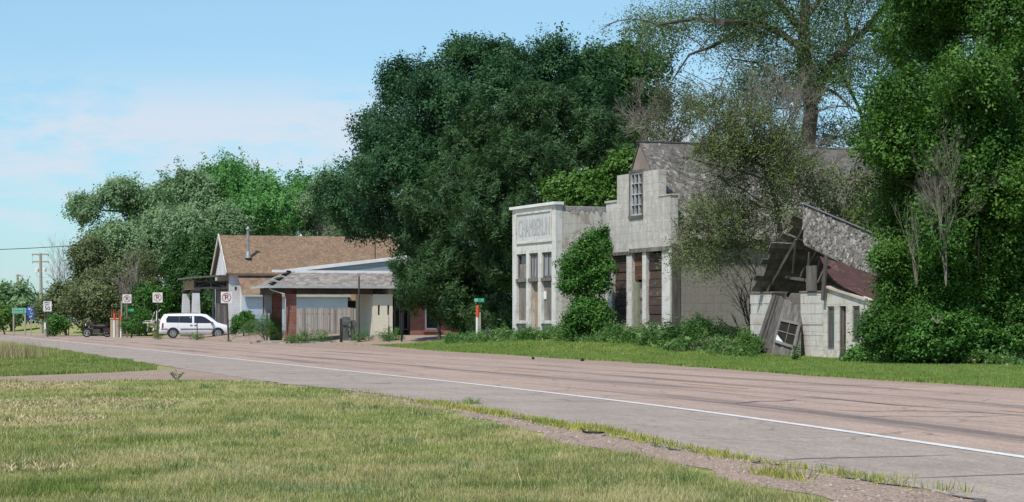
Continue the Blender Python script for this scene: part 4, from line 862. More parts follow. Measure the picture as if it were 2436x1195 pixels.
# white painted ground floor pilasters and base, 4 mm proud
m=MB()
for a,b in((0.03,wo[0][0]),(wo[0][1],wo[1][0]),(wo[1][1],wo[2][0]),(wo[2][1],W)): m.box(a,b,-.012,-.001,.1,zh-.02)
for a,b in((0.03,wo[0][0]-.001),(wo[0][0],wo[0][1]),(wo[2][0],wo[2][1]),(wo[2][1]+.001,W)): m.box(a,b,-.016,-.001,-.6,zsill if b-a>.8 else .098)
m.build('painted_pilasters',M_whiteblk,sh)
m=MB(); m.box(0.02,W+.04,-.04,.36,z1,z1+.09) if False else None
m.box(-.06,xs1-.002,-.04,.36,z1+.001,z1+.08); m.build('coping',M_tanblk,sh); m=MB(); m.box(xs2+.002,W+.04,-.03,.36,z1+.001,z1+.05); m.build('coping',M_tanblk,sh)
m=MB(); m.box(X(1450),X(1500),-.05,.3,zh-.06,zh+.07); m.box(X(1500)+.01,W-.12,-.08,.3,zh-.0,zh+.16); m.build('lintel_beam',M_greywood,sh)
for i in(0,2):
    a,b=wo[i]; mm=MB(); n=8
    for k in range(n):
        c=zsill+.04+(zh-zsill-.08)*k/n; d=c+(zh-zsill-.08)/n-.02; t=random.random(); mm.box(a,b,.10+random.uniform(0,.04),.17,c,d,t)
    f=mm.build('window_boarding',M_redboard,sh)
    m=MB(); m.box(a,b,-.03,.2,zsill-.03,zsill+.035); m.build('sill',M_greywood,sh)
m=MB()
for k in range(4): c=ztop+(zh-ztop)*k/4; m.box(wo[1][0],wo[1][1],.1+random.uniform(0,.04),.16,c,c+(zh-ztop)/4-.02)
m.build('transom_boarding',pm('brown_boards',(.22,.11,.055),(.09,.06,.045),2,(1,1,3),tint=.4,rough=.9),sh)
m=MB(); dx0=wo[1][0]+(wo[1][1]-wo[1][0])*.42; m.box(dx0,wo[1][1]-.05,.16,.2,.12,ztop-.1)
dr=m.build('door',M_greywood,sh); m=MB()
for k in range(4): c=.25+k*.5; m.box(dx0+.06,wo[1][1]-.11,.148,.158,c,c+.36)
m.build('door_panels',M_ply,dr); 
m=MB(); m.box(wo[1][0]+.03,dx0-.02,.06,.22,.12,ztop-.1); m.box(wo[1][1]-.048,wo[1][1],.06,.22,.12,ztop-.1); m.build('door_jamb',pm('green_grey_paint',(.22,.24,.16),(.3,.29,.22),3,rough=.8),sh)
m=MB(); m.box(wo[1][0]-.1,wo[1][1]+.1,-.5,.0,-.3,-.02); m.box(wo[1][0],wo[1][1],-.3,.3,-.02,.1); m.build('doorstep',M_tanblk,sh)
w=frame_mb(*up,.065,.0,.14,2,3).build('upper_window',pm('chalky_grey_white',(.52,.53,.54),(.34,.34,.33),3,(1,1,1),rough=.8),sh,'tall multi pane upstairs window with white bars')
m=MB(); m.box(up[0]+.08,up[1]-.08,.09,.1,up[2]+.08,up[3]-.08); m.build('pane',M_glass,w)
m=MB(); m.box(up[0]-.1,up[0]-.002,-.03,.1,up[2],up[3]+.1); m.box(up[1]+.002,up[1]+.09,-.03,.1,up[2],up[3]+.1); m.box(up[0]-.1,up[1]+.1,-.05,.15,up[2]-.13,up[2]-.003); m.box(up[0],up[1],-.03,.1,up[3]+.003,up[3]+.1); m.build('window_casing',M_greywood,w)
m=MB(); m.box(.4,W-.4,.5,.55,-.5,zh+.5); m.build('interior_shade',M_dark,sh)  # black backing sheet, the unlit inside put into its colour
# gable and roof
zr=fr.hit(1523,337,1,.34).z; ze=fr.hit(1600,549,0,W+.1).z; xm=fr.hit(1523,337,1,.34).x
m=MB(); m.prism([(.02,ze-.05),(W-.02,ze-.05),(xm,zr-.08)],.325,.5); m.build('gable_wall',M_osb if False else pm('tan_stucco',(.30,.245,.20),(.22,.185,.155),2),sh)
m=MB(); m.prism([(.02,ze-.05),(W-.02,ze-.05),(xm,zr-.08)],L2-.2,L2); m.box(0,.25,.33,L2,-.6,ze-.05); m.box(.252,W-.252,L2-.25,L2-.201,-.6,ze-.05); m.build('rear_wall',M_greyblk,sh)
m=MB(); m.box(W-.25,W,.325,L2,-.6,ze-.06); m.build('side_wall',M_greyblk,sh,'bare cement block side wall, greyed for tree shade')
m=MB(); m.box(W+.002,W+.05,.05,.38,-.1,ze-.5); m.build('corner_board',M_greywood,sh)
ov=.32; sl=(zr-ze)/(W-xm)
m=MB(); th=.06
for x0,x1,za,zb in((xm,W+ov,zr,ze-sl*(ov-.1)),(-ov,xm,ze-sl*(ov-.1),zr)):
    m.hexa([(x0,.28,za-th),(x1,.28,zb-th),(x1,L2+.3,zb-th),(x0,L2+.3,za-th),(x0,.28,za),(x1,.28,zb),(x1,L2+.3,zb),(x0,L2+.3,za)])
m.build('roof_deck',M_greywood,sh)
m=MB(); zb=ze-sl*(ov-.1)
m.patch([(xm,.3,zr+.01),(xm,L2+.3,zr+.01-.12),(W+ov+.04,.3,zb+.01),(W+ov+.04,L2+.3,zb+.01)],64,36,.012,.5,.07,.028,.35,.06,warp=.035,skip=lambda u,v:(u<.28 and v<.72 and False))
m.patch([(xm,L2+.3,zr+.01),(xm,.3,zr+.01),(-ov-.04,L2+.3,zb+.01),(-ov-.04,.3,zb+.01)],30,14,.012,.3,.03,.02,.3,.04)
m.build('shingles',M_shakedark,sh,'curled broken wooden shingles')
m=MB(); m.beam((xm,.2,zr+.02),(xm,L2+.3,zr-.06),.14,.06); m.beam((W+ov,.3,zb-.1),(W+ov,L2+.3,zb-.1),.04,.16); m.build('ridge_and_fascia',M_greywood,sh)
m=MB()   # split loose boards by the eave behind the front wall
for k in range(7): m.rbox((W+.12+random.uniform(-.1,.15),.5+k*.16,ze+.1+random.uniform(-.15,.15)),(.5,.12,.03),Matrix.Rotation(random.uniform(-.8,.3),3,'Y')@Matrix.Rotation(random.uniform(-.4,.4),3,'Z'))
m.build('loose_boards',M_greywood,sh)

# ---- collapsed shop
y0=73.5; x0=XY(1785,y0); fr=Frame(x0,y0,-.02,math.atan2(-.926,.377)); X=lambda px,v=0.:fr.x(px,v)
cs=thing('collapsed_shop','small white block building with a caved in shingled roof and a leaning grey wood panel','ruined building',fr.o,fr.r); sh_cur=cs
H=lambda px,py,v=0.:fr.hit(px,py,1,v)
p0,p1,p2=0.,X(1836),X(1905); p3=X(1957); p4=X(2062)
zp1=H(1810,698).z; zp2=H(1930,696).z
m=MB()
def pier(a,b,z):
    n=7; hh=(z+.3)/n
    for k in range(n):
        e=random.uniform(-.015,.015); mm=.02; m.box(a+e,b+e,0+random.uniform(-.015,.015),.55,-.3+hh*k,-.3+hh*(k+1)-.012)
    m.box(a+.03,b-.03,.03,.52,-.3,z-.02)
pier(p0,p1,zp1); m.build('pier',M_pier,cs,'left block pier of the wide opening')
m=MB(); pier(p2,p3,zp2); m.build('pier',M_pier,cs,'right block pier of the wide opening')
rc=pm('rusty_cap',(.2,.11,.08),(.28,.22,.18),3); m=MB(); m.box(p0-.05,p1+.08,-.04,.6,zp1,zp1+.05); m.build('pier_cap',rc,cs); m=MB(); m.box(p2-.05,p3+.02,-.04,.6,zp2,zp2+.05); m.build('pier_cap',rc,cs)
# small shop front
wa,wd,wb=(X(1968),X(1984.5)),(X(1997),X(2012.5)),(X(2027.5),X(2045))
zw0,zw1=H(1976,832).z,H(1976,728).z; zd1=H(2005,722).z; zb0,zb1=H(2036,815).z,H(2036,728).z
zt=min(zw1,zd1,zb1)
m=MB(); m.wall(p3+.002,p4,-.3,zt+.12,[(wa[0],wa[1],zw0,zt),(wb[0],wb[1],zb0,zt),(wd[0],wd[1],.02,zt)],0,.28)
za,zb_=H(1962,680).z,H(2056,717).z
m.prism([(p3+.002,zt+.12),(p4,zt+.12),(p4,zb_+.02),(p4-.3,zb_+.12),(p3+.7,za-.1),(p3+.25,za),(p3+.002,za-.05)],0.,.28); m.build('front_wall',M_pier,cs,'small whitewashed front with a sloping broken top')
m=MB(); m.beam((p3+.1,-.03,za-.0),(p4+.02,-.03,zb_+.05),.12,.07); m.build('rake_board',pm('peach_paint',(.5,.38,.28),(.6,.52,.44),3),cs)
for nm,(a,b),(c,d) in(('window',wa,(zw0,zt)),('window',wb,(zb0,zt))):
    w=frame_mb(a,b,c,d,.06,.03,.1).build(nm,M_greywood,cs); m=MB(); m.box(a+.06,b-.06,.07,.08,c+.06,d-.06); m.build('pane',pm('green_dusty_glass',(.06,.075,.07),(.1,.11,.1),3,(3,3,.6),rough=.25,spec=.5),w)
m=MB(); a,b=wd
for k in range(5): c=.1+k*(zt-.1)/5; m.box(a+(b-a)*.35,b-.02,.12,.15,c,c+(zt-.1)/5-.03)
d_=m.build('door',pm('rust_door',(.20,.09,.04),(.07,.045,.03),2.5,(1,1,2),tint=.4),cs,'rusty brown panelled door')
m=MB(); m.box(a,a+.05,.02,.2,0,zt); m.box(b-.018,b,.02,.2,0,zt); m.box(a+.05,a+(b-a)*.33,.08,.11,0,zt); m.build('door_frame',M_greywood,cs)
# body walls behind
D=6.5
m=MB(); m.box(p4-.2,p4,.285,D,-.3,zb_-.1); m.build('side_wall',M_pier,cs)
m=MB(); m.box(0,.2,.56,D,-.3,zp1-.1); m.box(.2,p4-.2,D-.2,D,-.3,1.6); m.build('rear_wall',M_greyblk,cs); m=MB(); m.box(.25,p4-.25,D-.6,D-.5,-.3,2.6); m.box(p3+.1,p4-.25,.6,.62,-.3,zt+.1); m.build('interior_shade',M_dark,cs)  # near-black sheets added for the shade inside the ruin
# roof
Rr=fr.hit(1911,488,0,X(1880)+.75); xr_=Rr.x
def at(px,py,xl): return fr.hit(px,py,0,xl)
R0=at(1911,487,xr_); R1=at(2135,583,xr_+.25); R1=R0+(R1-R0)*1.25
E0=at(1913,576,xr_+.95); E1=at(2060,648,xr_+1.45); E1=E0+(E1-E0)*1.55
dk=Vector((0,0,-.05))
m=MB(); m.add([R0+dk,R1+dk,E1+dk,E0+dk,R0+dk*2,R1+dk*2,E1+dk*2,E0+dk*2],[(3,2,1,0),(4,5,6,7),(0,1,5,4),(1,2,6,5),(2,3,7,6),(3,0,4,7)]); rf=m.build('roof_slope',M_greywood,cs,'right roof slope, sunk toward the back')
m=MB(); m.patch([R0,R1,E0,E1],56,15,.016,.75,.03,.05,.5,.05,warp=.05); m.build('shingles',M_shakeold,rf,'thick ragged grey wooden shingles')
m=MB(); m.patch([R0+(R1-R0)*.35+(E0-R0)*.42+Vector((-.03,-.08,.06)),R0+(R1-R0)*.75+(E0-R0)*.40+Vector((-.03,-.08,.06)),R0+(R1-R0)*.35+(E0-R0)*.52+Vector((-.03,-.1,.06)),R0+(R1-R0)*.75+(E0-R0)*.5+Vector((-.03,-.1,.06))],9,1,.02,.3,.0,.05,gap=0,warp=.03); m.build('green_patches',pm('dark_green_shingle',(.05,.075,.055),(.09,.1,.085),4),rf)
m=MB(); m.beam(R0+Vector((0,-.03,.04)),R1+Vector((0,0,.04)),.13,.05); m.build('ridge_board',pm('blue_grey_metal',(.24,.26,.30),(.33,.30,.26),2),rf)
# left slope seen from below
m=MB()
T0=R0+Vector((-.03,.05,-.06)); T1=R1+Vector((-.1,0,-.1)); U0=at(1862,566,xr_-1.35); U1=T1+(U0-T0)
for k in range(7):
    f0,f1=k/7,(k+.95)/7; a=T0.lerp(U0,f0); b=T0.lerp(U0,f1); c=T1.lerp(U1,f1); d=T1.lerp(U1,f0); e=Vector((-.02,0,.03)); st=Vector((0,random.uniform(-.28,.15),0))
    m.hexa([a+st,b+st,c,d,a+e+st,b+e+st,c+e,d+e])
V0=at(1848,578,xr_-1.45); Vb=at(1800,694,xr_-2.75)
for k in range(9):
    f0,f1=k/9,(k+.95)/9; a=V0.lerp(Vb,f0); b=V0.lerp(Vb,f1); g_=Vector((0,4.6,-.15)); e=Vector((-.02,0,.03)); st=Vector((0,random.uniform(-.4,.15),0))
    m.hexa([a+st,b+st,b+g_,a+g_,a+e+st,b+e+st,b+g_+e,a+g_+e])
m.build('sheathing',M_greywood,cs,'dark underside boards of the left roof slope')
m=MB()
for k in range(5):
    f_=.06+k*.2; o_=Vector((.05,f_*4.4,-.05)); m.beam(T0.lerp(T1,f_)+Vector((.04,0,-.12)),Vb+o_+Vector((.05,0,-.1)),.05,.12)
m.beam(at(1838,658,xr_-2.1)+Vector((0,.4,0)),at(1905,668,xr_-.8)+Vector((0,.3,0)),.1,.09); m.beam(at(1893,570,xr_-.4),at(1886,650,xr_-.9),.06,.06)
m.beam(at(1925,600,xr_+.3),at(1922,655,xr_+.2),.05,.05); m.beam(at(1950,620,xr_+.6),at(1940,680,xr_+.5),.05,.05)
m.build('rafters',pm('rafter_wood',(.15,.13,.11),(.09,.08,.07),2,tint=.4),cs)
# loose posts
m=MB(); a=H(1921,694,-.05); b=H(1942,632,-.05); m.box(a.x,H(1943,694,-.05).x,-.1,-.04,zp2+.05,b.z); m.build('standing_board',M_greywood,cs)
m=MB(); m.beam(H(1957,715,-.14),H(1966,608,-.1),.06,.16,up=(1,0,0)); m.beam(H(1946,672,-.1),H(1962,638,-.12),.05,.07); m.build('leaning_post',M_greywood,cs)
# maroon sheet
A_=at(1969,610,xr_+1.2)+Vector((0,-.3,0)); B_=at(2085,655,xr_+1.7); C_=at(2042,700,p4-.55); D_=at(2100,730,p4+.1); 
m=MB(); n=8; vs=[];fs=[]
for j in range(n+1):
    for i in range(n+1):
        u,v=i/n,j/n; q=(A_*(1-u)+B_*u)*(1-v)+(C_*(1-u)+D_*u)*v; q=q+Vector((0,0,-.16*math.sin(math.pi*v)*(1-u*.7)))+Vector((0,-.18*math.sin(math.pi*v)*(1-u),0)); vs.append(q)
for j in range(n):
    for i in range(n): fs.append((j*(n+1)+i,j*(n+1)+i+1,(j+1)*(n+1)+i+1,(j+1)*(n+1)+i))
N0=len(vs); vs+= [q+Vector((0,0,-.03)) for q in vs]; fs+= [tuple(i+N0 for i in f[::-1]) for f in fs]
m.add(vs,fs,.5); m.build('roof_sheet',M_maroon,cs,'sagging maroon asphalt roofing sheet')
# leaning wooden panel with its window: a loose wall section of the ruin
lp=thing('leaning_panel','big grey plank panel leaning in the collapsed shop opening, with a broken window','wall panel',cs.location,fr.r)
tl=H(1846,702,.1); tr=H(1906,727,.1); bl=H(1795,856,-.55); br=H(1903,858,-.5)
m=MB(); n=9
for k in range(n):
    u0,u1=k/n,(k+.95)/n; e=Vector((0,random.uniform(-.02,.02),0)); nn=Vector((0,.05,.01))
    a=bl.lerp(br,u0);b=bl.lerp(br,u1);c=tl.lerp(tr,u1);d=tl.lerp(tr,u0); s_=random.uniform(-.03,.02)
    m.hexa([a+e,b+e,b+e+nn,a+e+nn,d+e+(d-a)*s_,c+e+(c-b)*s_,c+e+nn+(c-b)*s_,d+e+nn+(d-a)*s_])
m.build('planks',M_greywood,lp)
m=MB(); m.beam(bl+Vector((-.02,-.05,0)),tl+Vector((-.02,-.05,0)),.22,.05,up=(0,-1,0)); m.build('edge_board',M_greywood,lp)
qn=((br-bl).cross(tl-bl)).normalized(); qn=qn if qn.y<0 else -qn
def onp(px,py): # point of the panel plane under a pixel
    e=fr.M@(Vector((0,0,HC))-fr.o); d=fr.M@Vector(((px-CX)/F,1,-(py-HY)/F)); t=(bl-e).dot(qn)/d.dot(qn); return e+d*t+qn*.05
q=[onp(1846,812),onp(1894,828),onp(1905,772),onp(1860,762)]
w=MB()
for a,b in((0,1),(1,2),(2,3),(3,0)): w.beam(q[a],q[b],.09,.05,up=qn)
w.beam(onp(1885,855),onp(1903,778),.1,.05,up=qn)
wf=w.build('window',pm('bare_grey_frame',(.25,.235,.21),(.18,.165,.15),2),lp); m=MB(); m.add([p-qn*.02 for p in q]+[p-qn*.03 for p in q],[(0,1,2,3),(7,6,5,4)]); m.build('pane',M_dark,wf)  # pane coloured near-black for the shade behind the broken window
m=MB(); m.beam((q[0]+q[1])/2,(q[2]+q[3])/2,.025,.02,up=qn); m.beam((q[0]+q[3])/2,(q[1]+q[2])/2,.025,.02,up=qn); m.build('muntins',M_ply,wf)
m=MB(); m.add([q[0]+qn*.004,q[0].lerp(q[1],.5)+qn*.004,q[0].lerp(q[3],.33)+qn*.004],[(0,1,2)]); m.build('glass_shard',M_whitefascia,wf,'torn white scrap in the window corner')

# ---- filling station
fr=Frame(XY(640,115),115,.42,R(17)); gs=thing('filling_station','abandoned filling station with a grey shingled canopy on brick pillars and a sloping blue gable','filling station',fr.o,fr.r); sh_cur=gs
H=lambda px,py,v=0.:fr.hit(px,py,1,v); ez=H(800,682).z; tz=H(800,649,1.7).z; CW=10.2; CD=5.
m=MB(); e0=[(0,0),(CW,0),(CW,CD),(0,CD)]; x_t0=H(686,647,1.7).x; t0=[(x_t0,1.7),(CW,1.7),(CW,CD-1.5),(x_t0,CD-1.5)]
m.add([(x,y,ez) for x,y in e0]+[(x,y,tz) for x,y in t0]+[(x,y,ez-.06) for x,y in e0],[(0,1,5,4),(1,2,6,5),(2,3,7,6),(3,0,4,7),(4,5,6,7),(8,11,10,9),(0,8,9,1),(1,9,10,2),(2,10,11,3),(3,11,8,0)]); cr=m.build('canopy_roof',M_shakegas,gs)
m=MB(); m.patch([(x_t0,1.7,tz+.02),(CW,1.7,tz+.02),(0,0,ez+.02),(CW,0,ez+.02)],34,8,.012,.12,.0,.012,.15,.03); m.patch([(x_t0,CD-1.5,tz+.02),(x_t0,1.7,tz+.02),(0,CD,ez+.02),(0,0,ez+.02)],14,8,.012,.2,.04,.015,.15,.03); m.build('shingles',M_shakegas,cr)
m=MB()
for k in range(9):
    f=k/9; a=Vector((x_t0*(1-f),1.7*(1-f),tz+(ez-tz)*f+.05)); m.rbox(a,(.3,.34,.03),Matrix.Rotation(R(-40),3,'Z')@Matrix.Rotation(random.uniform(-.3,.3),3,'X')) if k not in(3,6) else None
m.build('hip_cap',M_darkmetal,cr)
m=MB(); m.beam((-.1,-.06,ez-.03),(CW,-.06,ez-.03),.12,.13); m.beam((-.04,0,ez-.02),(-.04,CD,ez-.02),.12,.11); m.build('gutter',M_gutter,gs)
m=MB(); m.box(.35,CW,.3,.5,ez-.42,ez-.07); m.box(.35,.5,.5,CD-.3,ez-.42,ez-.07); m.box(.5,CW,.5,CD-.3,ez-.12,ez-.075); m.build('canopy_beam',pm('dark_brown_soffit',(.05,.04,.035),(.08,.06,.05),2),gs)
xa,xb=H(681,740,.35).x,H(705,740,.35).x
m=MB(); m.box(xa,xb,.3,.3+(xb-xa),-.3,ez-.1); m.build('brick_pillar',M_brick,gs,'front brick pillar')
xc,xd=H(646,740,4.2).x,H(671,740,4.2).x
m=MB(); m.box(xc,xd,4.2,4.8,-.3,ez-.1); m.build('brick_pillar',M_brick,gs,'rear brick pillar in shade')
m=MB(); a=H(627,692,4.1); b=H(647,746,4.1); m.box(a.x,xc-.0,4.1,4.18,b.z,a.z); sg=m.build('blank_sign',pm('grey_blank_sign',(.36,.38,.38),(.3,.31,.31),2),gs); m=MB(); m.box(a.x-.03,a.x,4.08,4.2,b.z-.03,a.z+.03); m.box(a.x,xc,4.08,4.2,a.z,a.z+.03); m.build('sign_frame',M_darkmetal,sg)
dp=H(677,700,-.02)
m=MB(); m.path([H(640,684,-.02),H(645,690,.1),dp,H(679,712,.1),H(679,786,.2)],.035,6); m.build('downspout',M_gutter,gs,'bent downspout beside the front pillar')
m=MB(); m.path([H(855,690,.9),H(880,700,.45),H(886,706,.35),H(886,798,.35)],.03,6); m.build('downspout',M_gutter,gs,'downspout at the cream wall')
# upper blue gable with white fascia
f1=H(935,650,1.9); zt2=H(965,612,1.9).z; xL=H(690,646,1.9).x; xR=H(966,612,1.9).x
m=MB(); m.prism([(xL,tz-.15),(xR,tz-.15),(xR,zt2-.05),(xL,H(700,643,1.9).z-.02)],1.9,2.); m.build('gable_siding',M_bluepanel,gs)
m=MB(); m.beam((xL-.3,1.8,H(690,645,1.8).z),(xR+.02,1.8,zt2),.06,.19); m.box(xR-.05,xR+.02,1.78,1.86,tz,zt2-.12); m.build('rake_fascia',M_whitefascia,gs)
m=MB(); x_l0=H(702,646,1.64).x; m.box(x_l0,xR-.4,1.62,1.68,tz-.02,tz+.12); m.box(H(647,645,1.6).x,x_l0-.5,1.6,1.66,tz+.0,tz+.13); m.build('lower_fascia',M_whitefascia,gs)
m=MB(); m.add([(xL,1.85,H(700,643,1.9).z+.02),(xR,1.85,zt2+.1),(xR,CD-.6,zt2+.1),(xL,CD-.6,H(700,643,1.9).z+.02)],[(0,1,2,3)],.5); m.build('upper_roof',M_brownroof,gs)
q1=H(966,611,1.9); q2=H(1012,622,4.5); q3=H(1040,668,4.2); q4=H(966,655,1.9)
m=MB(); n=12
for k in range(n):
    f,g_=k/n,(k+.96)/n; a=q1.lerp(q2,f);b=q1.lerp(q2,g_);c=q4.lerp(q3,g_);d=q4.lerp(q3,f); m.hexa([d,c,c+Vector((.02,.05,0)),d+Vector((.02,.05,0)),a,b,b+Vector((.02,.05,0)),a+Vector((.02,.05,0))])
m.build('mansard_boards',pm('grey_board',(.30,.29,.28),(.24,.23,.22),2,(3,3,.3),tint=.25),gs,'grey vertical boards round the right corner')
# cream block wall room
xa,xb=H(887,740,.3).x,H(934,740,.3).x; zs0,zs1=H(905,750,.3).z,H(905,726,.3).z
s1=(H(899,740,.3).x,H(904,740,.3).x); s2=(H(921.5,740,.3).x,H(926.5,740,.3).x)
m=MB(); m.wall(xa,xb,-.3,ez-.1,[(*s1,zs0,zs1),(*s2,zs0,zs1)],.3,.5); m.box(xa,xa+.2,.502,CD-.4,-.3,ez-.13); m.build('cream_wall',M_cream,gs)
for s_ in(s1,s2):
    w=frame_mb(s_[0],s_[1],zs0,zs1,.02,.36,.42).build('slit_window',pm('olive_frame',(.28,.27,.17),(.22,.21,.14),3),gs); m=MB(); m.box(s_[0]+.02,s_[1]-.02,.44,.45,zs0,zs1); m.build('pane',M_glass,w)
# recessed front, its wall coloured near-black for the shade, and brick wall
xe_=H(976,760,.9).x; xf=H(1011,760,.9).x; xg=H(1046,760,.9).x; zbk=H(990,755,.9).z
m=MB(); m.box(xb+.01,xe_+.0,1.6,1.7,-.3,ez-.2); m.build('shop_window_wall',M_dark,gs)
for a,b in((H(938,760,1.5).x,H(952,760,1.5).x),(H(958,760,1.5).x,H(972,760,1.5).x)):
    w=frame_mb(a,b,.3,ez-.5,.06,1.5,1.58).build('shop_window',pm('grey_alu',(.2,.2,.19),(.26,.26,.24),3),gs); m=MB(); m.box(a+.06,b-.06,1.56,1.57,.36,ez-.56); m.build('pane',M_glass,w)
zwn0,zwn1=H(1028,785,.9).z,H(1028,752,.9).z
m=MB(); m.wall(xe_,xg+1.,-.35,ez-.12,[(xf,xg,zwn0,ez-.13)],.9,1.1); m.build('brick_wall',M_brick,gs)
w=frame_mb(xf,xg,zwn0,ez-.13,.1,.95,1.05).build('window',M_whitefascia,gs); m=MB(); m.box(xf+.1,xg-.1,1.,1.01,zwn0+.1,ez-.23); m.build('pane',M_glass,w)
m=MB(); m.box(xf-.1,xg+.1,.82,.95,zwn0-.12,zwn0-.003); m.build('sill',M_brick,gs)
m=MB(); m.box(.2,CW+.3,.1,CD,-.5,-.3) ; m.box(xb+.02,xg+2.,.4,1.6,-.3,-.02); m.build('concrete_slab',pm('old_concrete',(.42,.39,.35),(.34,.31,.28),2),gs)
m=MB(); m.box(xa+.25,CW+4,CD-.3,CD,-.3,ez-.2); m.box(xg+.8,xg+1.,1.1,CD,-.3,ez-.12); m.build('rear_wall',M_cream,gs)
GS=fr
# low broken kerb stones in front
kb=thing('broken_kerb','broken pale concrete kerb stones in front of the filling station','kerb',GP(760,112)); m=MB()
for px,w_ in((585,24),(672,16),(770,34),(830,30)):
    c=GP(px,113)-kb.location; m.rbox(c+Vector((0,0,.03)),(w_*113/F,.35,.12),Matrix.Rotation(random.uniform(-.1,.1),3,'Z'))
m.build('stones',pm('kerb_concrete',(.45,.42,.37),(.36,.33,.29),2),kb)

# ---- white house with the brown roof
fr=Frame(XY(545,156),156,.49,R(17)); hs=thing('white_house','white sided house with a long brown shingled roof, gable end and broken side porch','house',fr.o,fr.r); sh_cur=hs
H=lambda px,py,v=0.:fr.hit(px,py,1,v); HL=17.; HD=6.6; hz=H(600,651).z; rz=fr.hit(526,560,1,HD/2).z; hx=H(576,720).x
m=MB(); m.wall(0,HL,-.4,hz-.1,[],0,.15); m.build('front_wall',M_siding,hs,'white lap siding wall')
m=MB(); m.box(0,.15,.152,HD,-.4,hz-.1); m.v=[(q[0],q[1],q[2]) for q in m.v]; m.prism([(.152,hz-.1),(HD,hz-.1),(HD/2,rz-.12)],0,.15,'x'); m.build('gable_wall',M_siding,hs,'narrow white gable end')
m=MB(); m.box(.15,HL,HD-.15,HD,-.4,hz-.1); m.prism([(.152,hz-.1),(HD,hz-.1),(HD/2,rz-.12)],HL-.15,HL,'x'); m.build('rear_wall',M_siding,hs)
m=MB(); eo=.35; sl=(rz-hz)/(HD/2)
for ya,yb,za,zb in((-eo,HD/2,hz-sl*eo*0,rz),(HD/2,HD+eo,rz,hz)):
    m.hexa([(-.25,ya,za-.1),(HL+.3,ya,za-.1),(HL+.3,yb,zb-.1),(-.25,yb,zb-.1),(-.25,ya,za),(HL+.3,ya,za),(HL+.3,yb,zb),(-.25,yb,zb)])
rf=m.build('roof',M_brownroof,hs,'long brown asphalt shingle roof')
m=MB(); m.patch([(-.25,HD/2,rz+.01),(HL+.3,HD/2,rz+.01),(-.25,-eo,hz+.01),(HL+.3,-eo,hz+.01)],110,36,.006,.06,0,.006,.05,.01); m.build('shingles',M_brownroof,rf)
m=MB()
n=7
for k in range(n):
    f=k/n; a=Vector((-.27,-eo+(HD/2+eo)*f,hz+(rz-hz)*f)); b=Vector((-.27,-eo+(HD/2+eo)*(f+1/n),hz+(rz-hz)*(f+1/n))); m.beam(a+Vector((0,0,random.uniform(-.06,-.02))),b,.07,.32+random.uniform(-.06,.04))
m.beam((-.27,HD/2,rz),(-.27,HD+eo,hz),.07,.25)
m.build('rake_trim',M_whitetrim,rf,'peeling white rake boards')
fl=fr.hit(590,603,1,1.); ftop=fr.hit(590,546,1,1.).z
m=MB(); fx,fz=fl.x,fl.z; m.tube((fx,1.,fz-.3),(fx,1.,ftop),.1,.1,12); m.tube((fx,1.,ftop-.02),(fx,1.,ftop+.05),.16,.16,12); m.tube((fx,1.,ftop+.05),(fx,1.,ftop+.2),.13,.02,12); m.tube((fx,1.,fz-.35),(fx,1.,fz+.15),.27,.12,12); m.build('flue_pipe',M_galv,rf)
c0=fr.hit(898,575,1,HD/2); c1=fr.hit(916,545,1,HD/2)
m=MB(); m.box(c0.x,c1.x,HD/2-.25,HD/2+.3,rz-.4,c1.z); m.box(c0.x-.04,c1.x+.04,HD/2-.29,HD/2+.34,c1.z-.12,c1.z+.002); m.build('chimney',M_brick,rf,'stubby red brick chimney')
# front wing
lx0=H(585,700,-1.8).x; lx1=H(827,700,-1.8).x; lz=H(700,703,-2.).z; lt=H(600,657,-.02).z
m=MB(); m.hexa([(lx0-.3,-2.1,lz-.08),(lx1+.15,-2.1,lz-.08),(lx1-.25,-.01,lt-.08),(hx-.3,-.01,lt-.08),(lx0-.3,-2.1,lz),(lx1+.15,-2.1,lz),(lx1-.25,-.01,lt),(hx-.3,-.01,lt)]); lw=m.build('wing_roof',M_brownroof,hs)
m=MB(); m.patch([(hx-.3,-.01,lt+.01),(lx1-.25,-.01,lt+.01),(lx0-.3,-2.1,lz+.01),(lx1+.15,-2.1,lz+.01)],30,10,.006,.05,0,.006,.05,.01); m.build('shingles',M_brownroof,lw)
m=MB(); m.beam((lx0-.3,-2.15,lz-.04),(lx1+.15,-2.15,lz-.04),.1,.13); m.build('gutter',M_gutter,lw)
m=MB(); m.box(lx0,lx1,-1.8,-1.7,-.4,lz-.08); m.box(lx0,lx0+.1,-1.7,-.01,-.4,lz+.1); m.box(lx1-.1,lx1,-1.7,-.01,-.4,lz+.05); m.build('wing_wall',M_bluesiding,hs,'pale blue siding of the low front wing')
dd=(H(575,740,-.05).x,H(583,740,-.05).x)
m=MB(); m.box(dd[0],dd[1]+.3,-.06,-.005,-.3,H(578,713,-.05).z); d_=m.build('door',pm('brown_door',(.22,.12,.07),(.15,.1,.07),2),hs); m=MB(); m.box(dd[0]-.1,dd[0]-.005,-.1,-.005,-.3,lt-.7); m.build('door_frame',M_whitefascia,d_)
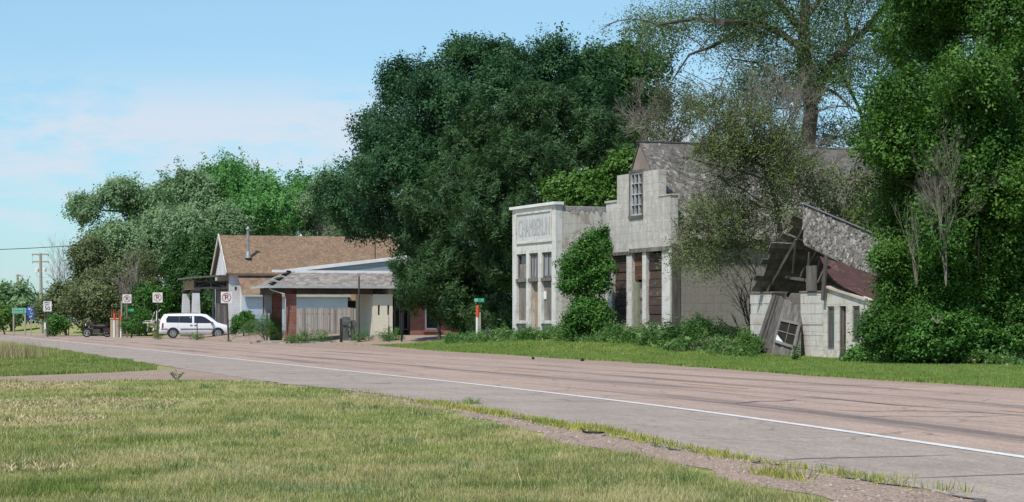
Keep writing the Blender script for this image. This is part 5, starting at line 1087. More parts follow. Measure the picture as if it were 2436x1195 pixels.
# second lower roof right of the wing, the bay's shade painted as a near-black sheet
rx1=lx1+3.3; bz=H(850,716,-1.2).z
m=MB(); m.hexa([(lx1+.16,-1.3,bz),(rx1,-1.3,bz),(rx1,-.01,lt-.25),(lx1-.2,-.01,lt-.25),(lx1+.16,-1.3,bz+.07),(rx1,-1.3,bz+.07),(rx1,-.01,lt-.18),(lx1-.2,-.01,lt-.18)]); m.build('bay_roof',M_brownroof,hs)
m=MB(); m.box(lx1+.02,rx1,-.1,-.02,-.3,bz); m.build('bay_shade',M_dark,hs); m=MB(); a=H(858,722,-1.1); m.box(a.x,rx1,-1.2,-1.12,bz-.3,bz-.16); m.box(a.x,a.x+.08,-1.2,-1.12,-.3,bz-.3); m.build('bay_frame',M_whitetrim,hs)
m=MB(); a=H(561,686,-.03); m.box(a.x-.09,a.x+.06,-.03,-.005,a.z-.12,a.z+.12); m.build('wall_fixture',M_darkmetal,hs)
# side porch
pr=thing('porch','broken open porch with dark timber truss and two white tapered columns at the gable end','porch',fr.o,fr.r); Y0=.15
pxL=H(461,680,Y0).x; zb0=H(500,688,Y0).z; zb1=H(500,668,Y0).z; D5=5.2
m=MB(); a=H(430,664,Y0); zz0=H(540,653,Y0).z; zz1=H(458,660,Y0).z; xo=pxL-.45
m.hexa([(xo,Y0-.3,zz1-.1),(-.02,Y0-.3,zz0-.1),(-.02,D5+.3,zz0-.1),(xo,D5+.3,zz1-.1),(xo,Y0-.3,zz1),(-.02,Y0-.3,zz0),(-.02,D5+.3,zz0),(xo,D5+.3,zz1)]); m.build('porch_roof',M_greywood,pr)
m=MB(); dw=pm('dark_timber',(.10,.09,.085),(.06,.055,.05),3,tint=.3)
m.box(pxL,-.05,Y0,Y0+.12,zb0,zb0+.16); m.box(pxL,-.05,Y0,Y0+.12,zb1-.14,zb1)
for f in(.03,.5,.97): x=pxL+(-.05-pxL)*f; m.box(x-.06,x+.06,Y0+.01,Y0+.11,zb0+.16,zb1-.14)
mx=(pxL-.05)/2; m.beam((pxL+.2,Y0+.05,zb0+.16),(mx-.1,Y0+.05,zb1-.15),.08,.12,up=(0,1,0)); m.beam((-.25,Y0+.05,zb0+.16),(mx+.1,Y0+.05,zb1-.15),.08,.12,up=(0,1,0))
m.build('truss',dw,pr); m=MB(); m.box(pxL+.05,-.05,Y0+.14,Y0+.16,zb0+.1,zb1-.05); m.build('truss_backing',pm('dark_red_backing',(.05,.03,.025),(.035,.025,.02),2),pr)
m=MB(); m.box(pxL-.06,pxL,Y0,D5,zb0-.02,zb1+.02); m.build('porch_panel',M_osb,pr,'bare tan plywood end panel')
def colm(cx_,cy_,zt_):
    mm=MB(); a,b=.34,.24; mm.hexa([(cx_-a,cy_-a,-.3),(cx_+a,cy_-a,-.3),(cx_+a,cy_+a,-.3),(cx_-a,cy_+a,-.3),(cx_-b,cy_-b,zt_-.3),(cx_+b,cy_-b,zt_-.3),(cx_+b,cy_+b,zt_-.3),(cx_-b,cy_+b,zt_-.3)]); c=mm.build('column',M_siding,pr)
    mm=MB(); mm.box(cx_-.24,cx_+.24,cy_-.24,cy_+.24,zt_-.298,zt_-.16,.5); mm.box(cx_-.3,cx_+.3,cy_-.3,cy_+.3,zt_-.158,zt_); mm.build('capital',dw,c)
colm(pxL+.2,Y0+.3,zb0); colm(pxL+.1,D5-.3,zb0)
m=MB(); m.box(-1.05,-.95,1.2,1.3,-.3,zb0); m.build('post',M_galv,pr); 
m=MB()
for k in range(6): m.box(-.9+.15*k,-.77+.15*k,.6+.02*k,.64+.02*k,-.2,zb0)
m.build('grey_boards',M_greywood,pr); m=MB(); m.box(pxL-.3,-.01,.1,D5,-.5,.02); m.build('floor_slab',M_greywood,pr)

# fallen timber beside the ruin
g=GP(1778,71.8); fb=thing('fallen_boards','grey broken boards lying in the weeds left of the collapsed shop','boards',g,0); m=MB()
for k in range(7): a=random.uniform(-.5,.9); m.rbox((random.uniform(-.7,.7),random.uniform(-.5,.4),.06+.05*k),(random.uniform(.7,1.5),.12,.03),Matrix.Rotation(a,3,'Z')@Matrix.Rotation(random.uniform(-.2,.2),3,'Y'))
m.build('boards',M_greywood,fb)
# ---------------------------------------------------------------- signs, poles, vehicles, small things
def facing(x,y): return math.atan2(x,-y) if False else 0.
M_signwhite=pm('sign_white',(.72,.72,.72),(.62,.62,.61),3,rough=.5,grain=.05); M_signred=pm('sign_red',(.42,.06,.06),(.36,.07,.07),3,rough=.5,grain=.05)
M_signgreen=pm('sign_green',(.01,.33,.19),(.02,.28,.17),3,rough=.45,grain=.05); M_signblue=pm('sign_blue',(.02,.11,.60),(.03,.10,.5),3,rough=.45,grain=.05)
M_woodpost=pm('wood_post',(.24,.19,.15),(.16,.13,.10),4,(4,4,.5),rough=.95,grain=.25); M_paleno=pm('pale_post',(.42,.38,.33),(.33,.29,.25),4,(4,4,.5),rough=.95)
M_orange=pm('marker_orange',(.72,.085,.03),(.62,.09,.04),3,rough=.5,grain=.06); M_whitepl=pm('marker_white',(.78,.78,.77),(.68,.68,.66),3,rough=.5,grain=.06)
def noparking(px,Y,s,label,tilt=0.):
    g=GP(px,Y); cz=HC-(dict(a=0).get('b',0)); root=thing('no_parking_sign',label,'road sign',g,R(random.uniform(-4,6)),'no parking signs along the gravel lot')
    return g,root
for px,Y,py,s,lean,label in((539,125,708,27,0.,'nearest and largest no parking sign, standing in front of the van nose'),(375,140,708,23.5,.01,'middle no parking sign, standing behind the tail of the white van'),(302,155,711,21,0.,'farthest and smallest no parking sign, above the low green bush')):
    g,root=noparking(px,Y,s,label); S=s/F*Y; zc=P(px,py,Y).z-g.z; lx=(543-538)/F*125 if px==539 else 0
    m=MB(); m.tube((lx,.05,-.2),(0,.05,zc+S*.2),.055,.05,8); m.build('post',M_darkmetal if px!=302 else M_woodpost,root)
    m=MB(); m.box(-S/2,S/2,-.02,.0,zc-S/2,zc+S/2); fc=m.build('sign_face',M_signwhite,root)
    m=MB(); m.ring((0,-.025,zc),S*.40,S*.062,'y',.006); m.beam((-S*.26,-.030,zc+S*.26),(S*.26,-.030,zc-S*.26),S*.06,.005,up=(0,1,0)); m.build('prohibition_ring',M_signred,fc)
    m=MB(); add_text(m,'P',S*.62,0,-.0235,zc-.0,1.05,True); m.build('letter',M_black,fc)
# 50 sign
Y=162; g=GP(113,Y); r=thing('speed_limit_sign','white speed limit 50 sign half covered by leaves beside the utility pole','road sign',g); S=19.5/F*Y; h=24/F*Y; zc=P(0,729,Y).z-g.z
m=MB(); m.box(-.07,.07,.03,.1,-.2,zc+.2); m.build('post',M_darkmetal,r); m=MB(); m.box(-S/2,S/2,-.02,0,zc-h/2,zc+h/2); f_=m.build('sign_face',M_signwhite,r)
m=MB(); add_text(m,'SPEED',S*.26,-.02,-.025,zc+h*.36,1,True); add_text(m,'LIMIT',S*.26,-.02,-.025,zc+h*.14,1,True); add_text(m,'50',S*.66,.0,-.025,zc-h*.22,1.05,True); m.build('lettering',M_black,f_)
m=MB(); m.box(-.26,-.12,-.06,-.03,zc-1.75,zc-1.25); m.build('marker_plate',M_signwhite,r); m=MB(); m.box(-.22,-.16,-.03,.02,-.2,zc-1.3); m.build('marker_stake',M_paleno,r)
# destination sign
Y=178; g=GP(45.5,Y); r=thing('destination_sign','wide green two line destination sign on two wooden posts','road sign',g); S=34/F*Y; h=13/F*Y; zc=P(0,739.5,Y).z-g.z
for x in(-.40*S,.40*S):
    m=MB(); m.box(x-.06,x+.06,.02,.12,-.2,zc+.1); m.build('post',M_paleno,r)
m=MB(); m.box(-S/2,S/2,-.02,0,zc-h/2,zc+h/2); f_=m.build('sign_face',M_signgreen,r)
m=MB(); add_text(m,'KEYSTONE 10',h*.36,0,-.025,zc+h*.2,1.15); add_text(m,'OGALLALA 19',h*.36,0,-.025,zc-h*.22,1.1)
for a,b,c,d in((-.48,.48,.44,.48),(-.48,.48,-.48,-.44),(-.48,-.465,-.44,.44),(.465,.48,-.44,.44)): m.box(a*S,b*S,-.026,-.021,zc+c*h,zc+d*h)
m.build('lettering',M_signwhite,f_)
g=GP(73.5,Y); r=thing('blue_sign','blue tourist road sign with white emblem and a small arrow plate below it','road sign',g); S=18/F*Y; h=19/F*Y; zc=P(0,739.5,Y).z-g.z
m=MB(); m.box(-.05,.05,.02,.1,-.2,zc); m.build('post',M_paleno,r); m=MB(); m.box(-S/2,S/2,-.02,0,zc-h/2,zc+h/2); f_=m.build('sign_face',M_signblue,r)
m=MB(); add_text(m,'area',h*.3,S*.16,-.025,zc-h*.30,1.,True); m.disc((-S*.2,-.025,zc+h*.22),S*.14,'y',.006,14); m.beam((-S*.1,-.024,zc-h*.1),(S*.36,-.024,zc+h*.32),.05,.006,up=(0,1,0)); m.build('emblem',M_signwhite,f_)
h2=8/F*Y; z2=zc-h/2-h2/2-.03; m=MB(); m.box(-S*.36,S*.36,-.02,0,z2-h2/2,z2+h2/2); f_=m.build('arrow_plate',M_signblue,r); m=MB(); m.box(-.1,-.05,-.026,-.021,z2-h2*.3,z2+h2*.25); m.box(-.1,.08,-.027,-.021,z2+h2*.08,z2+h2*.25); m.prism([(.05,z2-.02),(.17,z2+h2*.17),(.05,z2+h2*.38)],-.028,-.021); m.build('arrow',M_signwhite,f_)
# marker posts
def marker(px,Y,pyt,pym,w,label,back=None):
    g=GP(px,Y); r=thing('marker_post',label,'marker post',g,0,'red and white marker posts'); zt=P(px,pyt,Y).z-g.z; zm=P(px,pym,Y).z-g.z; rr=w/F*Y/2
    m=MB(); m.tube((0,0,-.2),(0,0,zm),rr,rr,12); m.build('white_sleeve',M_whitepl,r); m=MB(); m.tube((.01,0,zm+.002),(.02,0,zt-.04),rr*1.15,rr*1.1,12); m.tube((.02,0,zt-.04),(.02,0,zt),rr*1.1,rr*.6,12); m.build('red_top',M_orange,r); return g,r
marker(1135.5,98,727,755,7.,'red topped white marker post below the green street name plate')
marker(272,156,746,762,4.6,'red topped white marker post in front of the tan utility cabinet')
marker(287.5,157,751,766,4.2,'thin faded orange topped marker post between the tan cabinet and the pale wooden post')
g=GP(1141.5,98.6); r=thing('wooden_post','short grey wooden post right behind the red topped marker in front of the pines','post',g); m=MB(); m.box(-.045,.045,-.05,.05,-.2,P(0,743,98.6).z-g.z); m.build('post_shaft',M_paleno,r)
def streetname(px,Y,pyc,w,h,txts,label,pb,dx):
    g=GP(px+dx,Y); r=thing('street_name_sign',label,'street sign',g); z=P(0,pyc,Y).z-g.z; W_=w/F*Y; H_=h/F*Y; cx=-dx/F*Y
    m=MB(); m.tube((0,0.02,-.2),(0,.02,z-H_/2),.022,.022,8); m.build('post',M_darkmetal,r); m=MB(); m.box(cx-W_/2,cx+W_/2,-.012,.012,z-H_/2,z+H_/2); f_=m.build('name_plate',M_signgreen,r)
    m=MB()
    for t,x,s in txts: add_text(m,t,H_*s,cx+x*W_,-.016,z,1.,True)
    if txts: m.build('lettering',M_signwhite,f_)
streetname(1140,99,714.5,23.5,9.5,[('30',-.34,.9),('ST',.33,.6)],'green street name plate on a thin post above the red topped marker near the pines',0,-.5)
streetname(312,158,738,13.5,6,[('ST',.2,.6)],'small distant green street name plate right of the farthest no parking sign',0,0)
g=GP(288.5,160); r=thing('wooden_post','tall pale wooden post beside the farthest no parking sign','post',g); m=MB(); m.tube((0,0,-.2),(.03,0,P(0,716,160).z-g.z),.075,.06,8); m.build('post_shaft',M_paleno,r)
# thin poles
def pole(px,Y,pyt,rad,label,mat,extra=None,px2=None):
    g=GP(px,Y); r=thing('metal_pole',label,'pole',g); zt=P(px,pyt,Y).z-g.z; m=MB(); m.tube((0,0,-.2),(((px2 or px)-px)/F*Y,0,zt),rad,rad,8); m.build('pole_shaft',mat,r); return g,r,zt
pole(854,112,657,.045,'tall thin rusty pole in front of the picket fence and canopy',pm('rusty_pole',(.11,.075,.055),(.07,.055,.045),5))
g,r,zt=pole(925,109,776,.04,'short dark post at the front of the cream wall',M_darkmetal); m=MB(); m.tube((0,0,zt),(0,0,P(0,752,109).z-g.z),.018,.018,6); m.build('thin_rod',M_darkmetal,r)
pole(955.5,108,745,.05,'short black post in the shade left of the brick wall',M_black)
pole(469,135,754,.03,'thin dark rod standing in front of the middle of the white van',M_darkmetal)
# meter post
g=GP(635,123); r=thing('meter_post','utility meter post with a round white dial in the bush by the station','meter',g); m=MB(); z=P(0,738,123).z-g.z; m.tube((0,0,-.2),(0,0,z-.05),.05,.05,8); m.build('post',M_darkmetal,r); m=MB(); m.tube((0,-.12,z),(0,.06,z),.11,.12,14); m.build('dial',M_whitepl,r); m=MB(); m.box(-.34,-.16,-.05,.1,z-.38,z-.22); m.box(-.16,.0,-.02,.03,z-.32,z-.28); m.build('box',M_galv,r)
# street lamp
g=GP(892.5,128); r=thing('yard_lamp','old yard lamp on a thin tall pole leaning over the brown roof','lamp',g); Y=128; m=MB(); m.tube((0,0,-.2),(0,0,P(0,553,Y).z-g.z),.03,.025,8); m.build('pole_shaft',M_darkmetal,r)
q=lambda px,py:P(px,py,Y)-g
m=MB(); m.path([q(892.5,562),q(888,557),q(880,553.5),q(871,553),q(865,555)],.03,6); m.tube(q(893,566),q(889,558),.05,.05,6); m.build('arm',M_galv,r)
m=MB(); m.tube(q(864,556),q(864,550.5),.17,.09,14); m.tube(q(864,560),q(864,556),.14,.17,14); hd=m.build('lamp_head',M_galv,r); m=MB(); m.tube(q(864,567),q(864,560),.11,.15,14); m.build('lamp_glass',M_whitepl,hd)
# utility poles and wires
def upole(px,Y,pyt,label,arms,trans,px2=None,lw=.16):
    g=GP(px,Y); r=thing('utility_pole',label,'utility pole',g); q=lambda x,y:P(x,y,Y)-g; top=q(px2 or px,pyt); m=MB(); m.path([(0,0,-.3),top*.5,top],[lw*1.15,lw,lw*.8],10); m.build('pole_shaft',M_paleno,r)
    for (a,b,y) in arms: m=MB(); m.beam(q(a,y),q(b,y),.12,.14); [m.tube(q(x,y),q(x,y+4),.05,.04,6) for x in(a+1,b-1)]; m.build('crossarm',M_paleno,r)
    for (x,y0,y1) in trans: m=MB(); m.tube(q(x,y1),q(x,y0),.20,.2,12); m.tube(q(x,y0),q(x,y0-1.),.2,.14,12); m.build('transformer',M_whitepl,r)
    return g,r,q
g,r,q=upole(99.5,206,603,'wooden utility pole with two crossarms and two white transformers at far left',[(76,116,605.5),(77,116,623)],[(88,639.5,648),(106,639,647)],96)
m=MB(); m.beam(q(88,642),q(106,642),.08,.08); m.build('bracket',M_galv,r)
m=MB(); m.tube(q(90,606),q(95.5,610),.03); m.tube(q(101,606),q(96,610),.03); m.tube(q(77,606),q(77,623),.012,.012,4); m.tube(q(114,606),q(114,623),.012,.012,4); m.path([q(86,648),q(87,655),q(92,660),q(96,661)],.015,4); m.build('braces',M_galv,r)
g,r,q=upole(42,300,653,'distant utility pole top showing above the round green tree',[(38,50,655)],[],42,.2); m=MB(); m.path([q(44,655),q(50,657),q(56,656)],.05,4); m.build('lamp_arm',M_galv,r)
def wire(pts,rad,label):
    o=MB(); o.path(pts,rad,5); w=o.build('overhead_wire',M_darkmetal,None); tag(w,label,'wire'); return w
a=P(-420,588,150); b=P(215,582,172); pts=[a.lerp(b,k/14)+Vector((0,0,-.35*math.sin(math.pi*k/14))) for k in range(15)]; wire(pts,.028,'single overhead cable crossing the sky at left into the trees')
a=P(2250,-28,55); b=P(2700,32,55); wire([a.lerp(b,k/10)+Vector((0,0,-.03*math.sin(math.pi*k/10))) for k in range(11)],.012,'thin pale cable crossing the top right corner in front of the tree')
# fence
GPf=GP(704,126.5); fn=thing('picket_fence','tall weathered grey picket fence between the brick pillar and the cream wall','fence',GPf,R(3)); Lf=(889-703)/F*126.5; zt=P(0,733.,126.5).z-GPf.z
m=MB(); x=0
while x<Lf:
    w_=random.uniform(.095,.13); h_=zt+random.uniform(-.05,.03); t=random.random(); a=random.uniform(-.012,.012); m.hexa([(x,0,-.1),(x+w_,0,-.1),(x+w_,.02,-.1),(x,.02,-.1),(x+a,0,h_-.03),(x+w_+a,0,h_-.03),(x+w_+a,.02,h_-.03),(x+a,.02,h_-.03)],t); m.prism([(x+a,h_-.029),(x+w_+a,h_-.029),(x+w_*.5+a,h_+.045)],.0,.02,'y',t); x+=w_+random.uniform(.004,.02)
m.build('pickets',pm('grey_picket_wood',(.38,.345,.315),(.29,.26,.235),2,(6,6,.6),rough=.95,tint=.4,grain=.25),fn)
m=MB(); m.box(0,Lf,.022,.06,.3,.39); m.box(0,Lf,.022,.06,zt-.4,zt-.31); m.build('rail',M_woodpost,fn)
for k in range(3): m=MB(); c=.05+k*(Lf-.1)/2; m.box(c-.05,c+.05,.062,.16,-.2,zt-.1); m.build('post',M_woodpost,fn)
# fuel pump
g=GP(822,114); r=thing('old_fuel_pump','derelict dark green fuel pump with hanging hose in front of the picket fence','fuel pump',g,R(14)); q=lambda px,py,dy=0:P(px,py,114+dy)-g
M_pump=pm('pump_green_grey',(.085,.10,.085),(.13,.135,.12),3,rough=.7,c3=(.10,.07,.05)); zt=q(0,754).z; zm=q(0,774).z
m=MB(); m.prism([(-.20,-.1),(.22,-.1),(.17,zm),(-.16,zm)],-.16,.2); m.build('cabinet',M_pump,r)
m=MB(); pr_=[(-.2,zm+.005),(.19,zm+.005),(.23,zm+.12),(.25,zt-.12),(.2,zt-.03),(.1,zt),(-.1,zt),(-.19,zt-.03),(-.23,zt-.12),(-.23,zm+.12)]; m.prism(pr_,-.22,.22); hd=m.build('head',M_pump,r)
m=MB(); m.box(-.15,.17,-.228,-.223,zm+.15,zt-.08); m.build('dial_face',pm('pump_face',(.17,.2,.18),(.1,.12,.11),4,rough=.4),hd)
m=MB(); m.box(-.30,-.235,-.15,.1,-.1,zt-.1); m.build('side_post',M_black,r)
m=MB(); m.path([(.24,-.2,zm+.2),(.3,-.26,zm),(.26,-.3,zm-.3),(.12,-.3,zm-.42),(.0,-.29,zm-.3),(.02,-.28,zm-.12),(.14,-.27,zm-.05),(.22,-.26,zm-.18)],.025,6); m.build('hose',M_black,r)
m=MB(); m.box(.3,.62,-.1,.12,-.1,zm-.35); m.prism([(.28,zm-.35),(.64,zm-.35),(.6,zm+.15),(.45,zm+.3),(.3,zm+.25)],-.1,.12); m.build('second_housing',pm('pump_rear',(.13,.135,.12),(.10,.10,.09),3),r)
# cabinet, rods, junk
g=GP(272,158); r=thing('utility_cabinet','tan utility cabinet with a lid behind the red topped marker post','cabinet',g); zt=P(0,757,158).z-g.z; w_=21/F*158/2
m=MB(); m.prism([(-w_*.9,-.1),(w_*.95,-.1),(w_*.92,zt-.08),(-w_*.92,zt-.08)],0,.5); m.build('cabinet_body',pm('tan_paint',(.46,.36,.25),(.40,.31,.22),2),r); m=MB(); m.box(-w_,w_,-.04,.54,zt-.078,zt); m.build('lid',pm('tan_lid',(.52,.42,.30),(.45,.36,.26),2),r); m=MB(); m.box(w_*.15,w_*.28,-.012,-.003,.05,zt-.12); m.build('door_seam',M_woodpost,r)
g=GP(274,161); r=thing('rusty_rods','row of rusty orange upright rods sticking up behind the tan cabinet','rods',g); m=MB()
for x in(266,270,274,278,282,285): m.tube(P(x,788,161)-g,P(x,735+random.uniform(0,6),161)-g,.035,.03,5)
m.build('rods',pm('rust_orange',(.36,.14,.06),(.25,.1,.05),3),r)
g=GP(350,158); r=thing('scrap_frame','tangle of white painted metal bars with two upright poles beside the van tail','scrap',g); q=lambda px,py,dy=0:P(px,py,158+dy)-g
m=MB(); 
for a,b,w_ in(((335,764),(352,770),.08),((338,770),(368,766),.07),((352,768),(370,776),.08),((345,764),(372,762),.05),((360,766),(368,742),.06),((372,764),(373,740),.05),((375,745),(382,736),.06),((368,772),(364,788),.06),((352,770),(350,788),.05),((376,758),(384,768),.05),((360,766),(362,780),.2)): m.tube(q(*a,random.uniform(-.4,.4)),q(*b,random.uniform(-.4,.4)),w_*.8,w_*.6,6)
m.build('bars',pm('chalky_white',(.70,.72,.62),(.6,.6,.5),3),r); m=MB(); m.box(q(354,0).x,q(366,0).x,-.1,.4,q(0,778).z,q(0,770).z); m.build('tank',pm('pale_green_tank',(.5,.53,.38),(.4,.4,.3),3),r)
g=GP(369,154); r=thing('red_bucket','faded red bucket by the tail of the van','bucket',g); m=MB(); m.tube((0,0,0),(0,0,.42),.13,.17,14); m.build('bucket_body',pm('faded_red',(.45,.13,.08),(.35,.12,.08),3),r); m=MB(); m.path([(-.17,0,.42),(-.1,0,.52),(.1,0,.52),(.17,0,.42)],.012,5); m.build('handle',M_darkmetal,r)
g=GP(303,162); r=thing('white_lattice','bits of pale bent metal frame behind the farthest no parking sign','scrap',g); q=lambda px,py,dy=0:P(px,py,162+dy)-g; m=MB()
for a,b in(((294,755),(301,766)),((301,756),(294,768)),((306,753),(310,762)),((310,762),(306,768)),((296,762),(303,758))): m.tube(q(*a),q(*b),.04,.03,5)
m.build('bars',M_galv,r)
# motorcycle
g=GP(231,159); r=thing('motorcycle','dark maroon touring motorcycle with windshield parked left of the tan cabinet','motorcycle',g,R(178)); M_mar=pm('dark_maroon_paint',(.035,.01,.016),(.04,.01,.015),2,rough=.25,spec=.6,grain=.02); M_chrome=pm('chrome',(.6,.6,.62),(.5,.5,.5),3,rough=.2,metal=.9)
for x in(-.78,.78):
    m=MB(); m.ring((x,0,.33),.33,.09,'y',.13,20); wh=m.build('wheel',M_black,r); m=MB(); m.ring((x,0,.33),.23,.03,'y',.05,16); [m.tube((x,0,.33),(x+.2*math.cos(a),0,.33+.2*math.sin(a)),.012,.012,4) for a in np.arange(0,6.2,1.05)]; m.disc((x,0,.33),.07,'y',.1,10); m.build('rim',M_chrome,wh)
m=MB(); m.path([(-.9,0,.62),(-.6,0,.72),(-.2,0,.78),(.15,0,.86),(.45,0,.9)],[.07,.1,.11,.13,.09],10); m.prism([(.55,.72),(1.0,.62),(1.06,.5),(.98,.52),(.6,.62)],-.09,.09); m.prism([(-1.1,.5),(-.5,.66),(-.45,.6),(-.6,.42)],-.1,.1); m.build('body',M_mar,r)
m=MB(); m.box(-.25,.3,-.16,.16,.3,.62); m.tube((-1.1,.22,.3),(.3,.22,.25),.05,.05,8); m.tube((-1.1,-.22,.3),(.3,-.22,.25),.05,.05,8); m.build('engine',M_darkmetal,r)
m=MB(); m.path([(-.62,0,.84),(-.3,0,.84),(0,0,.84)],[.15,.17,.13],8); m.box(-.8,-.7,-.16,.16,.85,1.15); m.build('seat',M_black,r)
for s in(-1,1):
    m=MB(); m.prism([(-1.1,.45),(-.65,.45),(-.6,.66),(-1.05,.68)],s*.2,s*.42); m.build('saddlebag',M_mar,r)
m=MB(); m.prism([(.55,.85),(.82,.85),(.78,1.1),(.6,1.08)],-.2,.2); m.build('fairing',M_mar,r); m=MB(); m.hexa([(.76,-.26,1.1),(.76,.26,1.1),(.78,.26,1.1),(.78,-.26,1.1),(.56,-.2,1.5),(.56,.2,1.5),(.58,.2,1.5),(.58,-.2,1.5)]); m.build('windshield',pm('smoky_plastic',(.3,.32,.34),(.2,.22,.24),2,rough=.1,spec=.7),r)
m=MB(); m.path([(.3,-.4,1.1),(.5,-.25,1.08),(.55,0,1.05),(.5,.25,1.08),(.3,.4,1.1)],.018,6); m.tube((.78,0,.33),(.55,0,1.0),.04,.04,6); m.build('handlebar',M_chrome,r); m=MB(); m.disc((.86,0,.92),.1,'x',.05,14); m.build('headlight',M_whitepl,r)
# ---- minivan, x forward
g=GP(466,148.5); van=thing('minivan','white minivan parked side on in the gravel lot in front of the house porch','van',g+Vector((0,0,.0)),R(11)); 
M_vp=pm('white_car_paint',(.80,.80,.82),(.74,.74,.76),1,rough=.22,spec=.6,grain=.02,bump=0); M_trim=pm('grey_car_trim',(.10,.10,.11),(.13,.13,.135),3,rough=.6,grain=.05); M_tyre=pm('tyre_rubber',(.028,.028,.03),(.045,.043,.04),5,rough=.85); M_alloy=pm('alloy_rim',(.50,.50,.52),(.4,.4,.4),3,rough=.35,metal=.7)
vg=NT('car_glass').fin((.02,.022,.028),.06,spec=.8)
VL=5.05; hx=VL/2
st=[(-hx,.45,.95,1.02,.80,.70),(-hx+.06,.32,1.0,1.30,.88,.76),(-hx+.28,.28,1.02,1.66,.93,.74),(-hx+.6,.27,1.02,1.70,.95,.74),(-.8,.25,1.02,1.73,.96,.75),(.3,.25,1.01,1.72,.96,.75),(.75,.25,1.0,1.66,.96,.73),(1.15,.25,.99,1.38,.95,.72),(1.48,.25,.98,1.12,.94,.74),(1.75,.26,.95,1.02,.93,.78),(2.1,.27,.86,.93,.90,.72),(2.36,.30,.74,.80,.84,.66),(hx-.02,.34,.60,.64,.74,.60)]
vs=[];fs=[];rows=[]
for (x,zb,zc,zt,hb,ht) in st:
    half=[(0,zb),(hb*.86,zb),(hb*.97,zb+.10),(hb,(zb+zc)*.5),(hb*.985,zc),(ht+(hb-ht)*.42,zc+(zt-zc)*.5),(ht,zt-min(.08,(zt-zc)*.3)),(ht*.88,zt-.015),(0,zt+.02)]
    ring=[(x,y,z) for y,z in half]+[(x,-y,z) for y,z in half[-2:0:-1]]; rows.append(len(vs)); vs+=ring; nr=len(ring)
for k in range(len(rows)-1):
    for i in range(nr): fs.append((rows[k]+i,rows[k]+(i+1)%nr,rows[k+1]+(i+1)%nr,rows[k+1]+i))
fs+=[tuple(range(nr-1,-1,-1)),tuple(rows[-1]+i for i in range(nr))]
m=MB(); m.add(vs,fs,.5); bd=m.build('body',M_vp,van,smooth=True)
def sidept(x,z,off=.006):
    xs=[s[0] for s in st]; k=max(0,min(len(st)-2,sum(1 for a in xs if a<=x)-1)); f=(x-xs[k])/(xs[k+1]-xs[k]); v=[st[k][i]*(1-f)+st[k+1][i]*f for i in range(6)]; _,zb,zc,zt,hb,ht=v
    prof=[(zb,hb*.86),(zb+.1,hb*.97),((zb+zc)*.5,hb),(zc,hb*.985),(zc+(zt-zc)*.5,ht+(hb-ht)*.42),(zt-min(.08,(zt-zc)*.3),ht),(zt-.015,ht*.88)]
    return float(np.interp(z,[p[0] for p in prof],[p[1] for p in prof]))+off
def sidepanel(name,poly,mat,off=.008,th=.01,parent=van):
    for s in(-1,1):
        b=MB(); n=len(poly); a=[(x,s*sidept(x,z,off),z) for x,z in poly]; c=[(x,s*sidept(x,z,off-th),z) for x,z in poly]
        b.add(a+c,[tuple(range(n)),tuple(range(2*n-1,n-1,-1))]+[(i,n+i,n+(i+1)%n,(i+1)%n) for i in range(n)],.5); b.build(name,mat,parent)
sidepanel('window',[(-2.08,1.1),(-1.2,1.09),(-1.2,1.55),(-1.98,1.56),(-2.1,1.35)],vg,.012); sidepanel('window',[(-1.19,1.09),(-.3,1.07),(-.3,1.56),(-1.19,1.56)],vg,.012); sidepanel('window',[(-.16,1.07),(.65,1.06),(1.18,1.06),(.9,1.27),(.62,1.46),(.35,1.56),(-.16,1.57)],vg,.016)
sidepanel('trim_strip',[(-1.1,.60),(1.35,.60),(1.35,.68),(-1.1,.68)],M_trim,.02,.03); sidepanel('trim_strip',[(-2.45,.60),(-2.0,.60),(-2.0,.68),(-2.45,.68)],M_trim,.02,.03)
sidepanel('door_gap',[(-.245,.35),(-.23,.35),(-.23,1.55),(-.245,1.55)],M_trim,.009,.006); sidepanel('door_gap',[(1.05,.35),(1.065,.35),(1.065,1.0),(1.05,1.0)],M_trim,.009,.006); sidepanel('door_gap',[(-1.3,.75),(-1.29,.75),(-1.29,1.05),(-1.3,1.05)],M_trim,.009,.006)
sidepanel('door_handle',[(-.45,.88),(-.28,.88),(-.28,.95),(-.45,.95)],M_trim,.03,.03); sidepanel('door_handle',[(-.15,.88),(.02,.88),(.02,.95),(-.15,.95)],M_trim,.03,.03)
sidepanel('taillight',[(-2.42,.72),(-2.29,.72),(-2.27,1.06),(-2.38,1.06)],pm('taillight_red',(.30,.02,.03),(.25,.02,.03),2,rough=.25),.014,.02)
sidepanel('headlight',[(2.12,.62),(2.40,.60),(2.38,.72),(2.12,.76)],pm('amber_lens',(.55,.30,.22),(.6,.6,.6),2,rough=.2),.014,.02)
m=MB(); m.hexa([(-hx+.07,-.66,1.02),(-hx+.27,-.66,1.6),(-hx+.27,.66,1.6),(-hx+.07,.66,1.02),(-hx+.03,-.7,1.04),(-hx+.235,-.66,1.62),(-hx+.235,.66,1.62),(-hx+.03,.7,1.04)]); m.build('rear_window',vg,van)
m=MB(); m.add([(1.5,-.68,1.12),(1.5,.68,1.12),(.83,.62,1.63),(.83,-.62,1.63),(1.53,-.68,1.15),(1.53,.68,1.15),(.86,.62,1.66),(.86,-.62,1.66)],[(0,1,2,3),(7,6,5,4),(0,4,5,1),(1,5,6,2),(2,6,7,3),(3,7,4,0)]); m.build('windshield',vg,van)
